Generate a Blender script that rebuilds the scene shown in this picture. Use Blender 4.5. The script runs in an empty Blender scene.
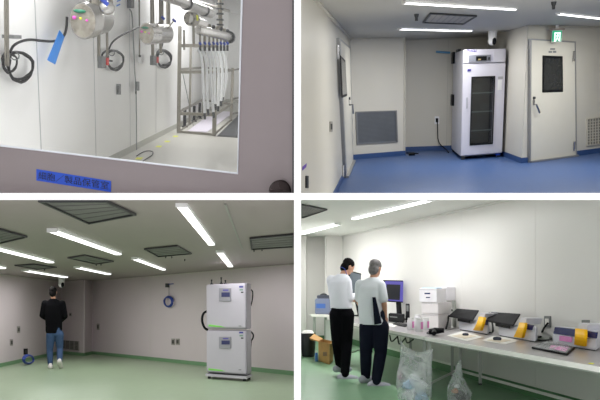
# scene script: a cutaway building of four clean rooms
LAMP1, LAMP2, LAMP3, LAMP4 = 66., 140., 30., 56.
ROLL2 = 0.02
import bpy, bmesh, math, random
from mathutils import Vector as V, Matrix
random.seed(4)
S = bpy.context.scene
COL = S.collection
FPX, PX, PY, CUT = 700.0, 297.5, 275.0, 5.6
CAM = V((0, 0, 3.0))

# ------------------------------------------------------------ camera, view
cd = bpy.data.cameras.new('camera'); cam = bpy.data.objects.new('camera', cd); COL.objects.link(cam)
cam.location = CAM; cam.rotation_euler = (math.pi/2, 0, 0)
cd.sensor_width = 36; cd.lens = 36*FPX/600
cd.shift_x = (300-PX)/600; cd.shift_y = (PY-200)/600
cd.clip_end = 200
S.camera = cam
S.view_settings.view_transform = 'Standard'; S.view_settings.look = 'None'
S.view_settings.gamma = 1; S.view_settings.exposure = 0; S.view_settings.use_curve_mapping = False
S.cycles.use_denoising = True
S.cycles.max_bounces = 7; S.cycles.diffuse_bounces = 5; S.cycles.glossy_bounces = 3; S.cycles.transmission_bounces = 5
S.cycles.transparent_max_bounces = 12
S.cycles.sample_clamp_indirect = 4; S.cycles.caustics_reflective = False; S.cycles.caustics_refractive = False
w = bpy.data.worlds.new('world'); S.world = w; w.use_nodes = True
w.node_tree.nodes['Background'].inputs[0].default_value = (1, 1, 1, 1)
w.node_tree.nodes['Background'].inputs[1].default_value = WORLD = 1.1

# ------------------------------------------------------------ materials
MATS = {}
def srgb(c):
    return tuple(((v/255)/12.92 if v/255 <= .04045 else ((v/255+.055)/1.055)**2.4) for v in c)
def mat(name, c, rough=.5, metal=0., var=.04, scale=6., bump=0., spec=.5, lin=False):
    if name in MATS: return MATS[name]
    m = bpy.data.materials.new(name); m.use_nodes = True; nt = m.node_tree
    b = nt.nodes['Principled BSDF']; c = c if lin else srgb(c)
    tc = nt.nodes.new('ShaderNodeTexCoord'); nz = nt.nodes.new('ShaderNodeTexNoise')
    nz.inputs['Scale'].default_value = scale; nz.inputs['Detail'].default_value = 3
    nt.links.new(tc.outputs['Object'], nz.inputs['Vector'])
    cr = nt.nodes.new('ShaderNodeValToRGB')
    cr.color_ramp.elements[0].position = .3; cr.color_ramp.elements[1].position = .7
    cr.color_ramp.elements[0].color = (*[v*(1-var) for v in c], 1)
    cr.color_ramp.elements[1].color = (*[min(1, v*(1+var)) for v in c], 1)
    nt.links.new(nz.outputs['Fac'], cr.inputs['Fac']); nt.links.new(cr.outputs['Color'], b.inputs['Base Color'])
    b.inputs['Roughness'].default_value = rough; b.inputs['Metallic'].default_value = metal
    b.inputs['Specular IOR Level'].default_value = spec
    if bump:
        bp = nt.nodes.new('ShaderNodeBump'); bp.inputs['Strength'].default_value = bump
        n2 = nt.nodes.new('ShaderNodeTexNoise'); n2.inputs['Scale'].default_value = scale*8
        nt.links.new(tc.outputs['Object'], n2.inputs['Vector'])
        nt.links.new(n2.outputs['Fac'], bp.inputs['Height']); nt.links.new(bp.outputs['Normal'], b.inputs['Normal'])
    MATS[name] = m; return m
def lamp(name, strength, c=(1, 1, 1), base=.8):
    m = bpy.data.materials.new(name); m.use_nodes = True; b = m.node_tree.nodes['Principled BSDF']
    b.inputs['Base Color'].default_value = (base, base, base, 1)
    b.inputs['Emission Color'].default_value = (*c, 1); b.inputs['Emission Strength'].default_value = strength
    MATS[name] = m; return m
def glass(name, tint=(1, 1, 1), gloss=.06, rough=.02):
    m = bpy.data.materials.new(name); m.use_nodes = True; nt = m.node_tree
    nt.nodes.remove(nt.nodes['Principled BSDF'])
    t = nt.nodes.new('ShaderNodeBsdfTransparent'); t.inputs[0].default_value = (*tint, 1)
    g = nt.nodes.new('ShaderNodeBsdfGlossy'); g.inputs['Roughness'].default_value = rough
    mx = nt.nodes.new('ShaderNodeMixShader'); mx.inputs[0].default_value = gloss
    nt.links.new(t.outputs[0], mx.inputs[1]); nt.links.new(g.outputs[0], mx.inputs[2])
    nt.links.new(mx.outputs[0], nt.nodes['Material Output'].inputs[0]); MATS[name] = m; return m

# ------------------------------------------------------------ mesh builder
class MB:
    def __init__(s): s.v = []; s.f = []; s.mi = []; s.cur = 0
    def add(s, vs, fs):
        n = len(s.v); s.v += [V(p) for p in vs]; s.f += [tuple(n+i for i in f) for f in fs]; s.mi += [s.cur]*len(fs); return s
    def prism(s, pts, vec):
        pts = [V(p) for p in pts]; n = len(pts); vec = V(vec)
        return s.add(pts+[p+vec for p in pts], [tuple(range(n)), tuple(range(2*n-1, n-1, -1))] +
                     [(i, n+i, n+(i+1) % n, (i+1) % n) for i in range(n)])
    def box(s, o, a, b, c):
        o, a, b, c = V(o), V(a), V(b), V(c); return s.prism([o, o+a, o+a+b, o+b], c)
    def bx(s, lo, hi, T=None):
        T = T or (lambda p: V(p))
        x0, y0, z0 = lo; x1, y1, z1 = hi
        p = [T((x, y, z)) for z in (z0, z1) for x, y in ((x0, y0), (x1, y0), (x1, y1), (x0, y1))]
        return s.add(p, [(0, 3, 2, 1), (4, 5, 6, 7), (0, 1, 5, 4), (1, 2, 6, 5), (2, 3, 7, 6), (3, 0, 4, 7)])
    def tube(s, pts, r, n=8, closed=False, smooth=0):
        pts = [V(p) for p in pts]
        rs = list(r) if isinstance(r, (list, tuple)) else [r]*len(pts)
        for _ in range(smooth):
            q, q2 = [], []
            m = len(pts)
            for i in range(m if closed else m-1):
                a, b = pts[i], pts[(i+1) % m]; ra, rb = rs[i], rs[(i+1) % m]
                q += [a*.75+b*.25, a*.25+b*.75]; q2 += [ra*.75+rb*.25, ra*.25+rb*.75]
            if not closed: q = [pts[0]]+q+[pts[-1]]; q2 = [rs[0]]+q2+[rs[-1]]
            pts, rs = q, q2
        m = len(pts); ring = []; u = None
        for i, p in enumerate(pts):
            t = (pts[(i+1) % m]-pts[i-1]) if (closed or 0 < i < m-1) else (pts[1]-pts[0] if i == 0 else pts[-1]-pts[-2])
            if t.length < 1e-9: t = V((0, 0, 1))
            t.normalize()
            if u is None: u = t.orthogonal().normalized()
            u = (u-t*u.dot(t)); u = u.normalized() if u.length > 1e-6 else t.orthogonal().normalized()
            w_ = t.cross(u)
            ring.append([p+(u*math.cos(2*math.pi*k/n)+w_*math.sin(2*math.pi*k/n))*rs[i] for k in range(n)])
        vs = [q for r_ in ring for q in r_]; fs = []
        for i in range(m if closed else m-1):
            j = (i+1) % m
            for k in range(n): fs.append((i*n+k, i*n+(k+1) % n, j*n+(k+1) % n, j*n+k))
        if not closed: fs += [tuple(range(n-1, -1, -1)), tuple((m-1)*n+k for k in range(n))]
        return s.add(vs, fs)
    def ring(s, c, a, b, r, n=8, seg=28):
        c, a, b = V(c), V(a), V(b)
        return s.tube([c+a*math.cos(2*math.pi*i/seg)+b*math.sin(2*math.pi*i/seg) for i in range(seg)], r, n, True)
    def disc(s, c, a, b, vec, n=24):
        c, a, b = V(c), V(a), V(b)
        return s.prism([c+a*math.cos(2*math.pi*i/n)+b*math.sin(2*math.pi*i/n) for i in range(n)], vec)
    def ball(s, c, r, n=16, m=10, sc=(1, 1, 1)):
        c = V(c); vs = [c+V((0, 0, r*sc[2]))]; fs = []
        for i in range(1, m):
            for k in range(n):
                a, b = math.pi*i/m, 2*math.pi*k/n
                vs.append(c+V((r*sc[0]*math.sin(a)*math.cos(b), r*sc[1]*math.sin(a)*math.sin(b), r*sc[2]*math.cos(a))))
        vs.append(c-V((0, 0, r*sc[2]))); L = len(vs)-1
        for k in range(n):
            fs.append((0, 1+k, 1+(k+1) % n)); fs.append((L, 1+(m-2)*n+(k+1) % n, 1+(m-2)*n+k))
            for i in range(m-2): fs.append((1+i*n+k, 1+(i+1)*n+k, 1+(i+1)*n+(k+1) % n, 1+i*n+(k+1) % n))
        return s.add(vs, fs)
    def limb(s, pts, rs, n=14, sub=5):
        """tapered rounded limb: overlapping balls and cones, to be fused"""
        pts = [V(p) for p in pts]
        for i in range(len(pts)-1):
            s.tube([pts[i], pts[i+1]], [rs[i], rs[i+1]], n)
        for p, r in zip(pts, rs): s.ball(p, r, n, 8)
        return s

class Room:
    def __init__(r, cx, hy, h, H, sx, top, roll=0.):
        d = r.dir(cx, hy).normalized(); Z = V((0, 0, 1))
        r.Fw = d; r.U = (Z-d*Z.dot(d)).normalized(); r.R = r.Fw.cross(r.U)
        if roll:
            q = Matrix.Rotation(roll, 3, r.Fw); r.U = q @ r.U; r.R = q @ r.R
        r.h, r.H, r.sx, r.top = h, H, sx, top; r.ceil = h+H
    def dir(r, x, y): return V(((x-PX)/FPX, 1, (PY-y)/FPX))
    def loc(r, d): return V((d.dot(r.R), d.dot(r.Fw), d.dot(r.U)))
    def ray(r, x, y): return r.loc(r.dir(x, y))
    def W(r, p):
        p = V(p); return CAM + r.R*p.x + r.Fw*p.y + r.U*(p.z-r.h)
    def pix(r, p):
        q = r.W(p)-CAM; return (PX+q.x/q.y*FPX, PY-q.z/q.y*FPX)
    def at(r, x, y, z=0.):
        d = r.ray(x, y); t = (z-r.h)/d.z; return V((d.x*t, d.y*t, z))
    def ce(r, x, y, dz=0.): return r.at(x, y, r.ceil-dz)
    def dep(r, x, y, Y):
        """point on the pixel's ray at room depth Y"""
        d = r.ray(x, y); t = Y/d.y; return V((d.x*t, Y, r.h+d.z*t))
    def on(r, x, y, a, b, off=0.):
        """point on the upright plane through plan points a, b (off = metres towards the camera)"""
        n = V((-(b.y-a.y), b.x-a.x, 0)).normalized()
        if n.dot(V((a.x, a.y, 0))) > 0: n = -n
        d = r.ray(x, y); o = V((a.x, a.y, 0))+n*off
        t = n.dot(o)/n.dot(d); return V((d.x*t, d.y*t, r.h+d.z*t))
    def nrm(r, a, b):
        n = V((-(b.y-a.y), b.x-a.x, 0)).normalized(); return -n if n.dot(V((a.x, a.y, 0))) > 0 else n
    def zat(r, p, y):
        """height above p at which the picture row is y"""
        best = None
        lo, hi = -2., 6.
        for _ in range(50):
            m = (lo+hi)/2
            if r.pix((p.x, p.y, m))[1] > y: lo = m
            else: hi = m
        return lo

ALL = []
def tag(o, **k):
    for a, b in k.items():
        if b is not None: o[a] = b
def mesh_obj(room, name, mb, m, base, bevel=0., smooth=False, clip=False, remesh=0., relax=0, subsurf=0):
    me = bpy.data.meshes.new(name)
    W = room.W if room else (lambda p: V(p))
    me.from_pydata([W(p) for p in mb.v], [], mb.f)
    ms = m if isinstance(m, (list, tuple)) else [m]
    for q in ms: me.materials.append(q)
    bm = bmesh.new(); bm.from_mesh(me)
    bm.faces.ensure_lookup_table()
    for f, i in zip(bm.faces, mb.mi): f.material_index = min(i, len(ms)-1)
    bmesh.ops.recalc_face_normals(bm, faces=bm.faces)
    if bevel: bmesh.ops.bevel(bm, geom=[e for e in bm.edges if e.is_manifold and e.calc_face_angle(0) > .4], offset=bevel, segments=2, affect='EDGES', clamp_overlap=True)
    if clip: clip_bm(bm, room)
    if not remesh: bmesh.ops.translate(bm, verts=bm.verts, vec=-base)
    if smooth:
        for f in bm.faces: f.smooth = True
        for e in bm.edges:
            if e.is_manifold and e.calc_face_angle(0) > .7: e.smooth = False
    bm.to_mesh(me); bm.free()
    o = bpy.data.objects.new(name, me); COL.objects.link(o)
    if remesh:
        q = o.modifiers.new('r', 'REMESH'); q.mode = 'VOXEL'; q.voxel_size = remesh
        if relax:
            q = o.modifiers.new('s', 'SMOOTH'); q.iterations = relax; q.factor = .5
        dg = bpy.context.evaluated_depsgraph_get(); dg.update()
        nm = bpy.data.meshes.new_from_object(o.evaluated_get(dg)); o.modifiers.clear()
        for v_ in nm.vertices: v_.co -= base
        for p in nm.polygons: p.use_smooth = True
        nm.materials.clear()
        for q in ms: nm.materials.append(q)
        o.data = nm
    o.location = base
    return o
def clip_bm(bm, room):
    def cut(co, no):  # keeps the side opposite to `no`
        g = bm.verts[:]+bm.edges[:]+bm.faces[:]
        r = bmesh.ops.bisect_plane(bm, geom=g, plane_co=co, plane_no=no, clear_outer=True)
        es = [e for e in r['geom_cut'] if isinstance(e, bmesh.types.BMEdge)]
        if es: bmesh.ops.edgenet_fill(bm, edges=es)
    k = (PY-196.5)/FPX
    cut(V((.02*room.sx, 0, 0)), V((-room.sx, 0, 0)))
    cut(V((0, CUT+.006, 0)), V((0, -1, 0)))
    if room.top: cut(CAM+V((0, CUT, (PY-193.6)/FPX*CUT)), V((0, k, -1)))
    else: cut(CAM+V((0, CUT, (PY-199.4)/FPX*CUT)), V((0, -k, 1)))
def struct(room, name, mb, m, parent=None, clip=True, **k):
    base = parent.location.copy() if parent else V((0, 0, 0))
    o = mesh_obj(room, name, mb, m, V((0, 0, 0)) if not parent else base, clip=clip, **k)
    if parent: o.parent = parent; o.location = (0, 0, 0)
    else: o['kind'] = 'structure'
    return o
class Thing:
    def __init__(s, room, name, label, cat, base, group=None):
        s.room = room; s.base = room.W(base)
        o = bpy.data.objects.new(name, None); COL.objects.link(o); o.location = s.base; o.empty_display_size = .1
        tag(o, label=label, category=cat, group=group); s.o = o
    def part(s, name, mb, m, parent=None, label=None, kind=None, **k):
        o = mesh_obj(s.room, name, mb, m, s.base, **k); o.location = (0, 0, 0); o.parent = parent or s.o
        tag(o, label=label, kind=kind); return o
def solo(room, name, mb, m, label, cat, group=None, kind=None, **k):
    c = sum((V(p) for p in mb.v), V((0, 0, 0)))/len(mb.v); zl = min(p.z for p in mb.v); c.z = zl
    o = mesh_obj(room, name, mb, m, room.W(c), **k); tag(o, label=label, category=cat, group=group, kind=kind); return o
def text_mb(txt, o, ex, ey, n, size_w=None, size_h=None, depth=.002, center=True):
    """lettering as solid glyphs; ex, ey span the box that the text fills, n is its outward side"""
    cu = bpy.data.curves.new('t', 'FONT'); cu.body = txt; cu.extrude = .001; cu.resolution_u = 2
    ob = bpy.data.objects.new('t', cu); COL.objects.link(ob)
    dg = bpy.context.evaluated_depsgraph_get(); dg.update()
    me = bpy.data.meshes.new_from_object(ob.evaluated_get(dg))
    xs = [v.co.x for v in me.vertices]; ys = [v.co.y for v in me.vertices]
    x0, x1, y0, y1 = min(xs), max(xs), min(ys), max(ys)
    mb = MB(); n = V(n).normalized()*depth
    mb.add([V(o)+V(ex)*((v.co.x-x0)/(x1-x0))+V(ey)*((v.co.y-y0)/(y1-y0))+n*(.5+v.co.z*500) for v in me.vertices],
           [tuple(p.vertices) for p in me.polygons])
    bpy.data.objects.remove(ob); return mb
def frame4(a, b, c, d):
    """bilinear map of (u,v) in 0..1 onto the quad a b c d"""
    return lambda u, v: (a*(1-u)+b*u)*(1-v)+(d*(1-u)+c*u)*v

R1 = Room(147, 53, 2.4, 2.4, -1, True)
R2 = Room(450, 79, 1.6, .89, 1, True, roll=ROLL2)
R3 = Room(147, 309, 1.38, .89, -1, False)
R4 = Room(450, 283, 1.45, 1.145, 1, False)
# ------------------------------------------------------------ the cut building: partitions
white = mat('white_painted_section', (1, 1, 1), rough=.9, var=0, lin=True)
b = MB().bx((-.028, CUT, 0), (.028, 44, 14)); struct(None, 'wall_partition', b, white, clip=False)
k = (PY-196.5)/FPX; zt = CAM.z+(PY-193)/FPX*CUT; zb = CAM.z+(PY-200)/FPX*CUT
for sx in (-1, 1):
    b = MB(); x0, x1 = sorted((sx*.028, sx*14))
    b.prism([(x0, CUT, zb), (x1, CUT, zb), (x1, CUT, zt), (x0, CUT, zt)], (0, 38, 38*k))
    struct(None, 'floor_slab', b, white, clip=False)

def shell(room, plan, names, mw, mf, mc, far=32, wide=14, base=None, base_h=.1, base_t=.012):
    """plan: room-local floor points along the walls"""
    for i, nm in enumerate(names):
        a, c = plan[i], plan[i+1]; n = room.nrm(a, c)
        b = MB().prism([a, c, V((c.x, c.y, room.ceil)), V((a.x, a.y, room.ceil))], -n*.006)
        struct(room, nm, b, mw)
        if base:
            e_ = (c-a).normalized()*.016
            b = MB().prism([a-e_+n*.001, c+e_+n*.001, c+e_+n*.001+V((0, 0, base_h)), a-e_+n*.001+V((0, 0, base_h))], n*base_t)
            struct(room, 'baseboard_'+nm.split('_', 1)[1], b, base)
    struct(room, 'floor', MB().bx((-wide, 3, -.05), (wide, far, 0)), mf)
    struct(room, 'ceiling', MB().bx((-wide, 3, room.ceil), (wide, far, room.ceil+.05)), mc)
def ext(a, b, t): return a+(b-a)*t
def seam(room, x, a, b, mt, wpx=.012, z0=.1, z1=None, y=100, th=.004):
    """narrow upright joint cover on the wall a-b at picture column x"""
    n = room.nrm(a, b); p = room.on(x, y, a, b); t = (b-a).normalized()*wpx; p.z = z0
    struct(room, 'trim_1', MB().box(p, t, V((0, 0, (z1 or room.ceil)-z0)), n*th), mt)
def wq(room, pts, a, b, off=.0):
    return [room.on(x, y, a, b, off) for x, y in pts]
def rect(x0, y0, x1, y1): return [(x0, y1), (x1, y1), (x1, y0), (x0, y0)]
POWER = dict(added_lamp_room_one=LAMP1, lamp_room_two=LAMP2, lamp_room_three=LAMP3, lamp_room_four=LAMP4)
def s_base(T): return T.base
def tube_light(room, p0, p1, wid, name, label, m_lamp, m_body, drop=.09, group=None, hgt=.05, vlen=None):
    """surface batten: housing on the ceiling with a long diffuser; p0,p1 ceiling-level points"""
    t = (p1-p0); L = t.length; t.normalize(); s = V((-t.y, t.x, 0))
    base = (p0+p1)/2; base.z = room.ceil
    T = Thing(room, name, label, 'ceiling light', base, group)
    z0 = room.ceil
    b = MB().prism([p0-s*wid*.62, p0+s*wid*.62, p0+s*wid*.5-V((0, 0, drop*.55)), p0-s*wid*.5-V((0, 0, drop*.55))], t*L)
    T.part('housing', b, m_body)
    b = MB(); prof = [(-.5, -.55), (.5, -.55), (.5, -.9), (.3, -1.0), (-.3, -1.0), (-.5, -.9)]
    b.prism([p0+s*wid*u+V((0, 0, drop*v)) for u, v in prof], t*L)
    d_ = T.part('diffuser', b, m_lamp, label='glowing white diffuser')
    # the light the tube throws downward
    ld = bpy.data.lights.new('tube_light', 'AREA'); ld.shape = 'RECTANGLE'; ld.size = wid*.98; ld.size_y = L*.985
    ld.energy = POWER[m_lamp.name]*math.pi*ld.size*ld.size_y
    lo = bpy.data.objects.new('tube_light', ld); COL.objects.link(lo); lo.parent = T.o
    c_ = (p0+p1)/2; c_.z = room.ceil-drop-.004
    yy = (room.R*t.x+room.Fw*t.y).normalized(); zz = room.U; xx = yy.cross(zz)
    lo.matrix_local = Matrix.Translation(room.W(c_)-s_base(T)) @ Matrix((xx, yy, zz)).transposed().to_4x4()
    for q, sg in ((p0, -1), (p1, 1)):
        b = MB().box(q-s*wid*.6-V((0, 0, drop)), s*wid*1.2, V((0, 0, drop*.98)), t*sg*.02)
        T.part('end_cap', b, m_body)
    return T
# ============================================================ ROOM 1: gas piping room seen past a door
m_w1 = mat('white_sandwich_panel', (242, 242, 240), rough=.35, var=.01, scale=1)
m_f1 = mat('beige_speckled_sheet', (184, 182, 174), rough=.5, var=.06, scale=25)
m_c1 = mat('ceiling_grey_white', (225, 225, 225), rough=.5, var=.01)
m_joint = mat('grey_joint_cover', (176, 178, 178), rough=.4, var=.02)
m_door = mat('mauve_grey_door_paint', (138, 128, 130), rough=.45, var=.015, scale=3)
m_ss = mat('brushed_stainless', (190, 188, 184), rough=.25, metal=1., var=.08, scale=12)
m_ss2 = mat('satin_stainless_tube', (138, 134, 124), rough=.35, metal=.8, var=.06, scale=10)
m_alu = mat('grey_square_tube', (138, 134, 124), rough=.45, metal=.3, var=.05)
m_black = mat('black_rubber', (12, 14, 17), rough=.5, var=.1, spec=.2)
m_blue = mat('blue_plastic', (30, 60, 160), rough=.4)
m_bluetape = mat('bright_blue_tape', (10, 128, 220), rough=.5, var=.05)
m_red = mat('red_tag', (215, 40, 35), rough=.5)
m_yel = mat('yellow_tape', (215, 220, 60), rough=.6)
m_green = mat('green_fitting', (20, 120, 90), rough=.4)
m_pink = mat('pink_tag', (225, 90, 190), rough=.5)
m_white = mat('white_plastic', (235, 235, 235), rough=.4, var=.01)
m_grey = mat('mid_grey_plastic', (120, 122, 122), rough=.5)
m_dark = mat('dark_grey_steel', (62, 64, 66), rough=.5, metal=.3)
m_purple = mat('pale_lilac_pan', (222, 216, 228), rough=.35)
m_base1 = mat('grey_cove_base', (190, 190, 182), rough=.5)
added_lampm1 = lamp('added_lamp_room_one', 4.)

r = R1
wa, wc = r.at(120, 158), r.at(226, 102)
plan1 = [ext(wa, wc, -.55), wc, V((8, wc.y+.2, 0))]
shell(r, plan1, ['wall_left', 'wall_back'], m_w1, m_f1, m_c1, far=48, base=m_base1, base_h=.16)
for x in (38.5, 94.5, 129.7, 155.8, 192): seam(r, x, wa, wc, m_joint, wpx=.035)
n1 = r.nrm(wa, wc); t1 = (wc-wa).normalized()
def w1(x, y, off=.05): return r.on(x, y, wa, wc, off)
def pxm(p): return p.y/FPX      # metres per pixel at p

# door with a wide pane
P1 = r.dep(237, 174, 6.95); P0 = r.at(0, 146, P1.z)
dn = r.nrm(P0, P1)
def dq(pts, off=0.): return [r.on(x, y, P0, P1, off) for x, y in pts]
b = MB().prism(dq([(-25, 143), (237, 174), (242, -15), (293.2, -15), (293.2, 206), (-25, 206)]), -dn*.05)
door = struct(r, 'door_1', b, m_door)
b = MB().tube(dq([(-25, 142.6), (237.6, 173.4), (242.2, -15)], .004), .011, 6)
struct(r, 'gasket', b, mat('pale_gasket', (215, 218, 225), rough=.4), parent=door, clip=False)
b = MB().prism(dq([(-25, 142), (238, 173), (242.5, -15), (-25, -15)], -.02), -dn*.008)
struct(r, 'glass_pane', b, glass('clear_pane', gloss=.03), parent=door, clip=False)
b = MB().prism(dq([(292.4, -15), (293.6, -15), (293.6, 206), (292.4, 206)], .01), -dn*.07)
struct(r, 'edge_strip', b, m_dark, parent=door)
kc = r.on(280, 191, P0, P1, .05); R_ = 11.6*kc.y/FPX
b = MB().ball(kc, R_, 32, 20, (1, .55, 1)); b.disc(kc-dn*.0, (R_*.95, 0, 0), (0, 0, R_*.95), -dn*.05, 32)
struct(r, 'door_knob', b, mat('dark_chrome_knob', (58, 50, 50), rough=.15, metal=.8, var=.05), parent=door, smooth=True)['label'] = 'polished dark round door knob'
# blue name strip with black lettering
q = dq([(36.5, 180.5), (111, 192), (111, 181), (36.5, 169)], .002)
T = Thing(r, 'name_strip', 'blue label strip with black Japanese characters stuck on the mauve door', 'label', q[0])
T.part('strip', MB().prism(q, dn*.003), mat('blue_label_film', (12, 72, 190), rough=.4, var=.05))
ex = (q[1]-q[0]); ey = q[3]-q[0]
T.part('lettering', text_mb('細胞／製品保管室', q[0]+ex*.03+ey*.17+dn*.003, ex*.94, ey*.66, dn), mat('black_ink', (6, 8, 26), rough=.6), label='black Japanese characters')

# unseen lamps added above the view to brighten the piping room
for i, (x, Y, L) in enumerate([(-3.2, 9, 3), (-1.2, 9, 3), (-3.0, 15, 3), (-.8, 15, 3), (.6, 20, 3), (1.6, 24, 3), (2.6, 23, 3)]):
    tube_light(r, V((x, Y, r.ceil)), V((x, Y+L, r.ceil)), .16, 'ceiling_light', 'added unseen batten lamp brightening the piping room from above the view', added_lampm1, m_white, group='added battens above the piping room')

# horizontal vacuum vessels on the wall
def vessel(cx, cy, rx, ry, ex_, ey_, off, label, big):
    c0 = w1(cx, cy, off); m = pxm(c0); c1 = r.dep(ex_, ey_, c0.y*1.16)
    T = Thing(r, 'pressure_vessel', label, 'vessel', c0, None)
    s1 = c1.y/c0.y*.86
    n = 28; A = V((rx*m, 0, 0)); B = V((0, 0, ry*m))
    def rg(c, s): return [c+(A*math.cos(2*math.pi*k/n)+B*math.sin(2*math.pi*k/n))*s for k in range(n)]
    b = MB(); rings = []
    ax = c1-c0
    prof = [(0, .94), (.02, 1.), (.3, 1.), (.31, 1.04), (.36, 1.04), (.37, 1.), (.93, s1), (1., s1*.8)]
    for tt, s in prof: rings += rg(c0+ax*tt, s*(1+(s1-1)*tt if tt < .9 else 1))
    fs = [tuple(range(n))]+[tuple((len(prof)-1)*n+k for k in range(n-1, -1, -1))]
    for i in range(len(prof)-1):
        fs += [(i*n+k, i*n+(k+1) % n, (i+1)*n+(k+1) % n, (i+1)*n+k) for k in range(n)]
    b.add(rings, fs)
    T.part('shell', b, m_ss, smooth=True)
    b = MB(); d = V((0, -.03, 0))
    b.disc(c0+d*.2, A*.9, B*.9, d, 28)
    for k in range(8):
        a = math.pi*k/4; b.ball(c0+d*1.3+A*.78*math.cos(a)+B*.78*math.sin(a), m*.7, 8, 6)
    T.part('end_flange', b, mat('aged_flange_steel', (150, 145, 134), rough=.35, metal=.8, var=.35, scale=9), smooth=True)
    for (u, v, mm, sz, nm) in ((-.2, .5, m_green, 1.5, 'valve_body'), (-.6, .14, m_pink, 1.5, 'tag'), (-.15, .12, m_yel, 1.1, 'tag'), (.3, .04, m_pink, 1.0, 'tag')):
        p = c0+d*2+A*u+B*v
        bb = MB().ball(p, m*sz*(ry/14), 12, 8, (3.2 if mm is m_green else 1.1, 1, 1)); T.part(nm, bb, mm, smooth=True)
    return T, c0, c1, m
V1, c0a, c1a, ma = vessel(83, 21, 12, 16, 104, 17, .55, 'large stainless pressure vessel on the wall beside the hanging blue tape', 1)
V2, c0b, c1b, mb_ = vessel(146.5, 33.5, 7.3, 9.8, 168, 33.5, .5, 'small stainless pressure vessel fed by the cable looping over the two red tags', 0)
def pole(T, nm, x0, y0, x1, y1, off, rp, m=m_ss2, **k):
    a = w1(x0, y0, off); bb = w1(x1, y1, off); T.part(nm, MB().tube([a, bb], rp*pxm(a), 10), m, smooth=True, **k)
pole(V1, 'feed_pipe', 94, -8, 95, 12, .55, 4.5); pole(V1, 'feed_pipe', 103, -8, 104, 10, .5, 3.4)
pole(V1, 'feed_pipe', 110, -8, 111, 12, .3, 2.2)
pole(V1, 'drain_pipe', 98.8, 34, 99, 61, .35, 1.5); pole(V1, 'drain_pipe', 107, 32, 107.4, 57, .3, 1.2)
b = MB().ball(r.dep(107, 8, c0a.y), ma*5, 14, 10, (1.4, 1, 1.2)); V1.part('valve_dome', b, m_ss, smooth=True)
a = r.dep(101.5, -1, c0a.y*.97); b_ = r.dep(108, 5, c0a.y*.97); V1.part('valve_handle', MB().tube([a, b_], ma*1.9, 8), m_blue, label='blue handle')
for x, y0, y1, rp, off in ((152, -8, 27, 1.9, .5), (161, -8, 26, 2.2, .5), (168, -8, 30, 2.0, .35)): pole(V2, 'feed_pipe', x, y0, x+.4, y1, off, rp)
pole(V2, 'drain_pipe', 152.6, 42, 153, 65, .3, 1.5); pole(V2, 'drain_pipe', 160.5, 42, 160.8, 53, .3, 1.3)
for (xa, ya, xb, yb) in ((161.5, 16.5, 164.5, 19.5), (172.5, 19, 176, 22)):
    V2.part('valve_handle', MB().tube([r.dep(xa, ya, c0b.y), r.dep(xb, yb, c0b.y)], mb_*1.1, 8), m_blue, label='blue handle')
    V2.part('valve_stem', MB().tube([r.dep(xa+1, yb-1, c0b.y), r.dep(xa-5, yb+7, c0b.y*1.02)], mb_*.6, 8), m_ss2)
for i, (x, y, sc) in enumerate(((102, 61, 1.), (153.6, 59.5, .8))):
    T = Thing(r, 'pull_switch', ['grey switch box with a red face on the pipe under the larger vessel', 'grey switch box with a red face on the pipe under the smaller vessel'][i], 'switch', w1(x, y, .3))
    T.part('box', MB().prism([w1(x+u*sc, y+v*sc, .36) for u, v in ((-4.5, 7), (.2, 7), (.2, -5), (-4.5, -5))], n1*.08), m_grey)
    T.part('face', MB().prism([w1(x+u*sc, y+v*sc, .36) for u, v in ((-.2, 4), (1.8, 4), (1.8, -3.5), (-.2, -3.5))], n1*.1), m_red, label='red face')

# cables and coils
def cable(pts, rp, off, m, label, name='cable', smooth=3, **k):
    P = [w1(x, y, off) for x, y in pts]
    return solo(r, name, MB().tube(P, [rp*pxm(p) for p in P], 8, smooth=smooth), m, label, 'cable', smooth=True, **k)
def coil(cx, cy, rx, ry, turns, rp, label, pend=None, clip_m=m_grey):
    P = []
    for i in range(int(turns*20)+1):
        a = 2*math.pi*i/20; k = 1-.16*math.sin(i*.9)*(1 if i % 2 else .6)*.6-.04*(i//20)
        P.append(w1(cx+rx*k*math.cos(a)+.9*math.sin(i*.31), cy+ry*k*math.sin(a)+.8*math.cos(i*.23), .08+.012*(i/20)))
    T = Thing(r, 'cable_coil', label, 'cable coil', P[0])
    T.part('cable', MB().tube(P, [rp*pxm(p) for p in P], 7), m_black, smooth=True)
    if pend:
        T.part('cable_tail', MB().tube([w1(x, y, .1) for x, y in pend], rp*pxm(P[0]), 7, smooth=3), m_black, smooth=True)
    T.part('cable_tie', MB().ring(w1(cx-rx*.4, cy-ry*.75, .1), V((rp*3*pxm(P[0]), 0, 0)), V((0, 0, rp*3*pxm(P[0]))), rp*.5*pxm(P[0]), 6, 12), m_grey)
coil(20, 66.5, 13, 14.5, 2.6, 1.15, 'black cable coil hung on the thick conduit beside the view edge', [(9, 52), (3, 58), (3, 68), (8, 73)])
coil(9.5, 62, 7.5, 9, 1.9, .9, 'small loop of black cable tied to the thick conduit')
coil(115, 60, 8.5, 9.5, 2.6, .8, 'black cable coil hung between the two stainless vessels', [(108, 50), (101, 54), (104, 60), (112, 61)])
coil(164, 58.5, 7.5, 8.5, 3.3, .75, 'tight black cable coil hung under the smaller vessel')
cable([(10, 52), (14, 44), (28, 39), (42, 41), (55, 41.5), (63, 38), (66.5, 30), (67, 17)], 1.2, .12, m_black, 'black cable arching from the first coil up past the blue tape')
cable([(109, 49), (112, 42), (120, 36), (130, 31), (139, 27)], .8, .14, m_black, 'thin black cable arching up to the smaller vessel')
cable([(160, 52), (162, 47), (163, 42)], .6, .2, m_black, 'short black cable dropping from the smaller vessel to its coil')
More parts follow.
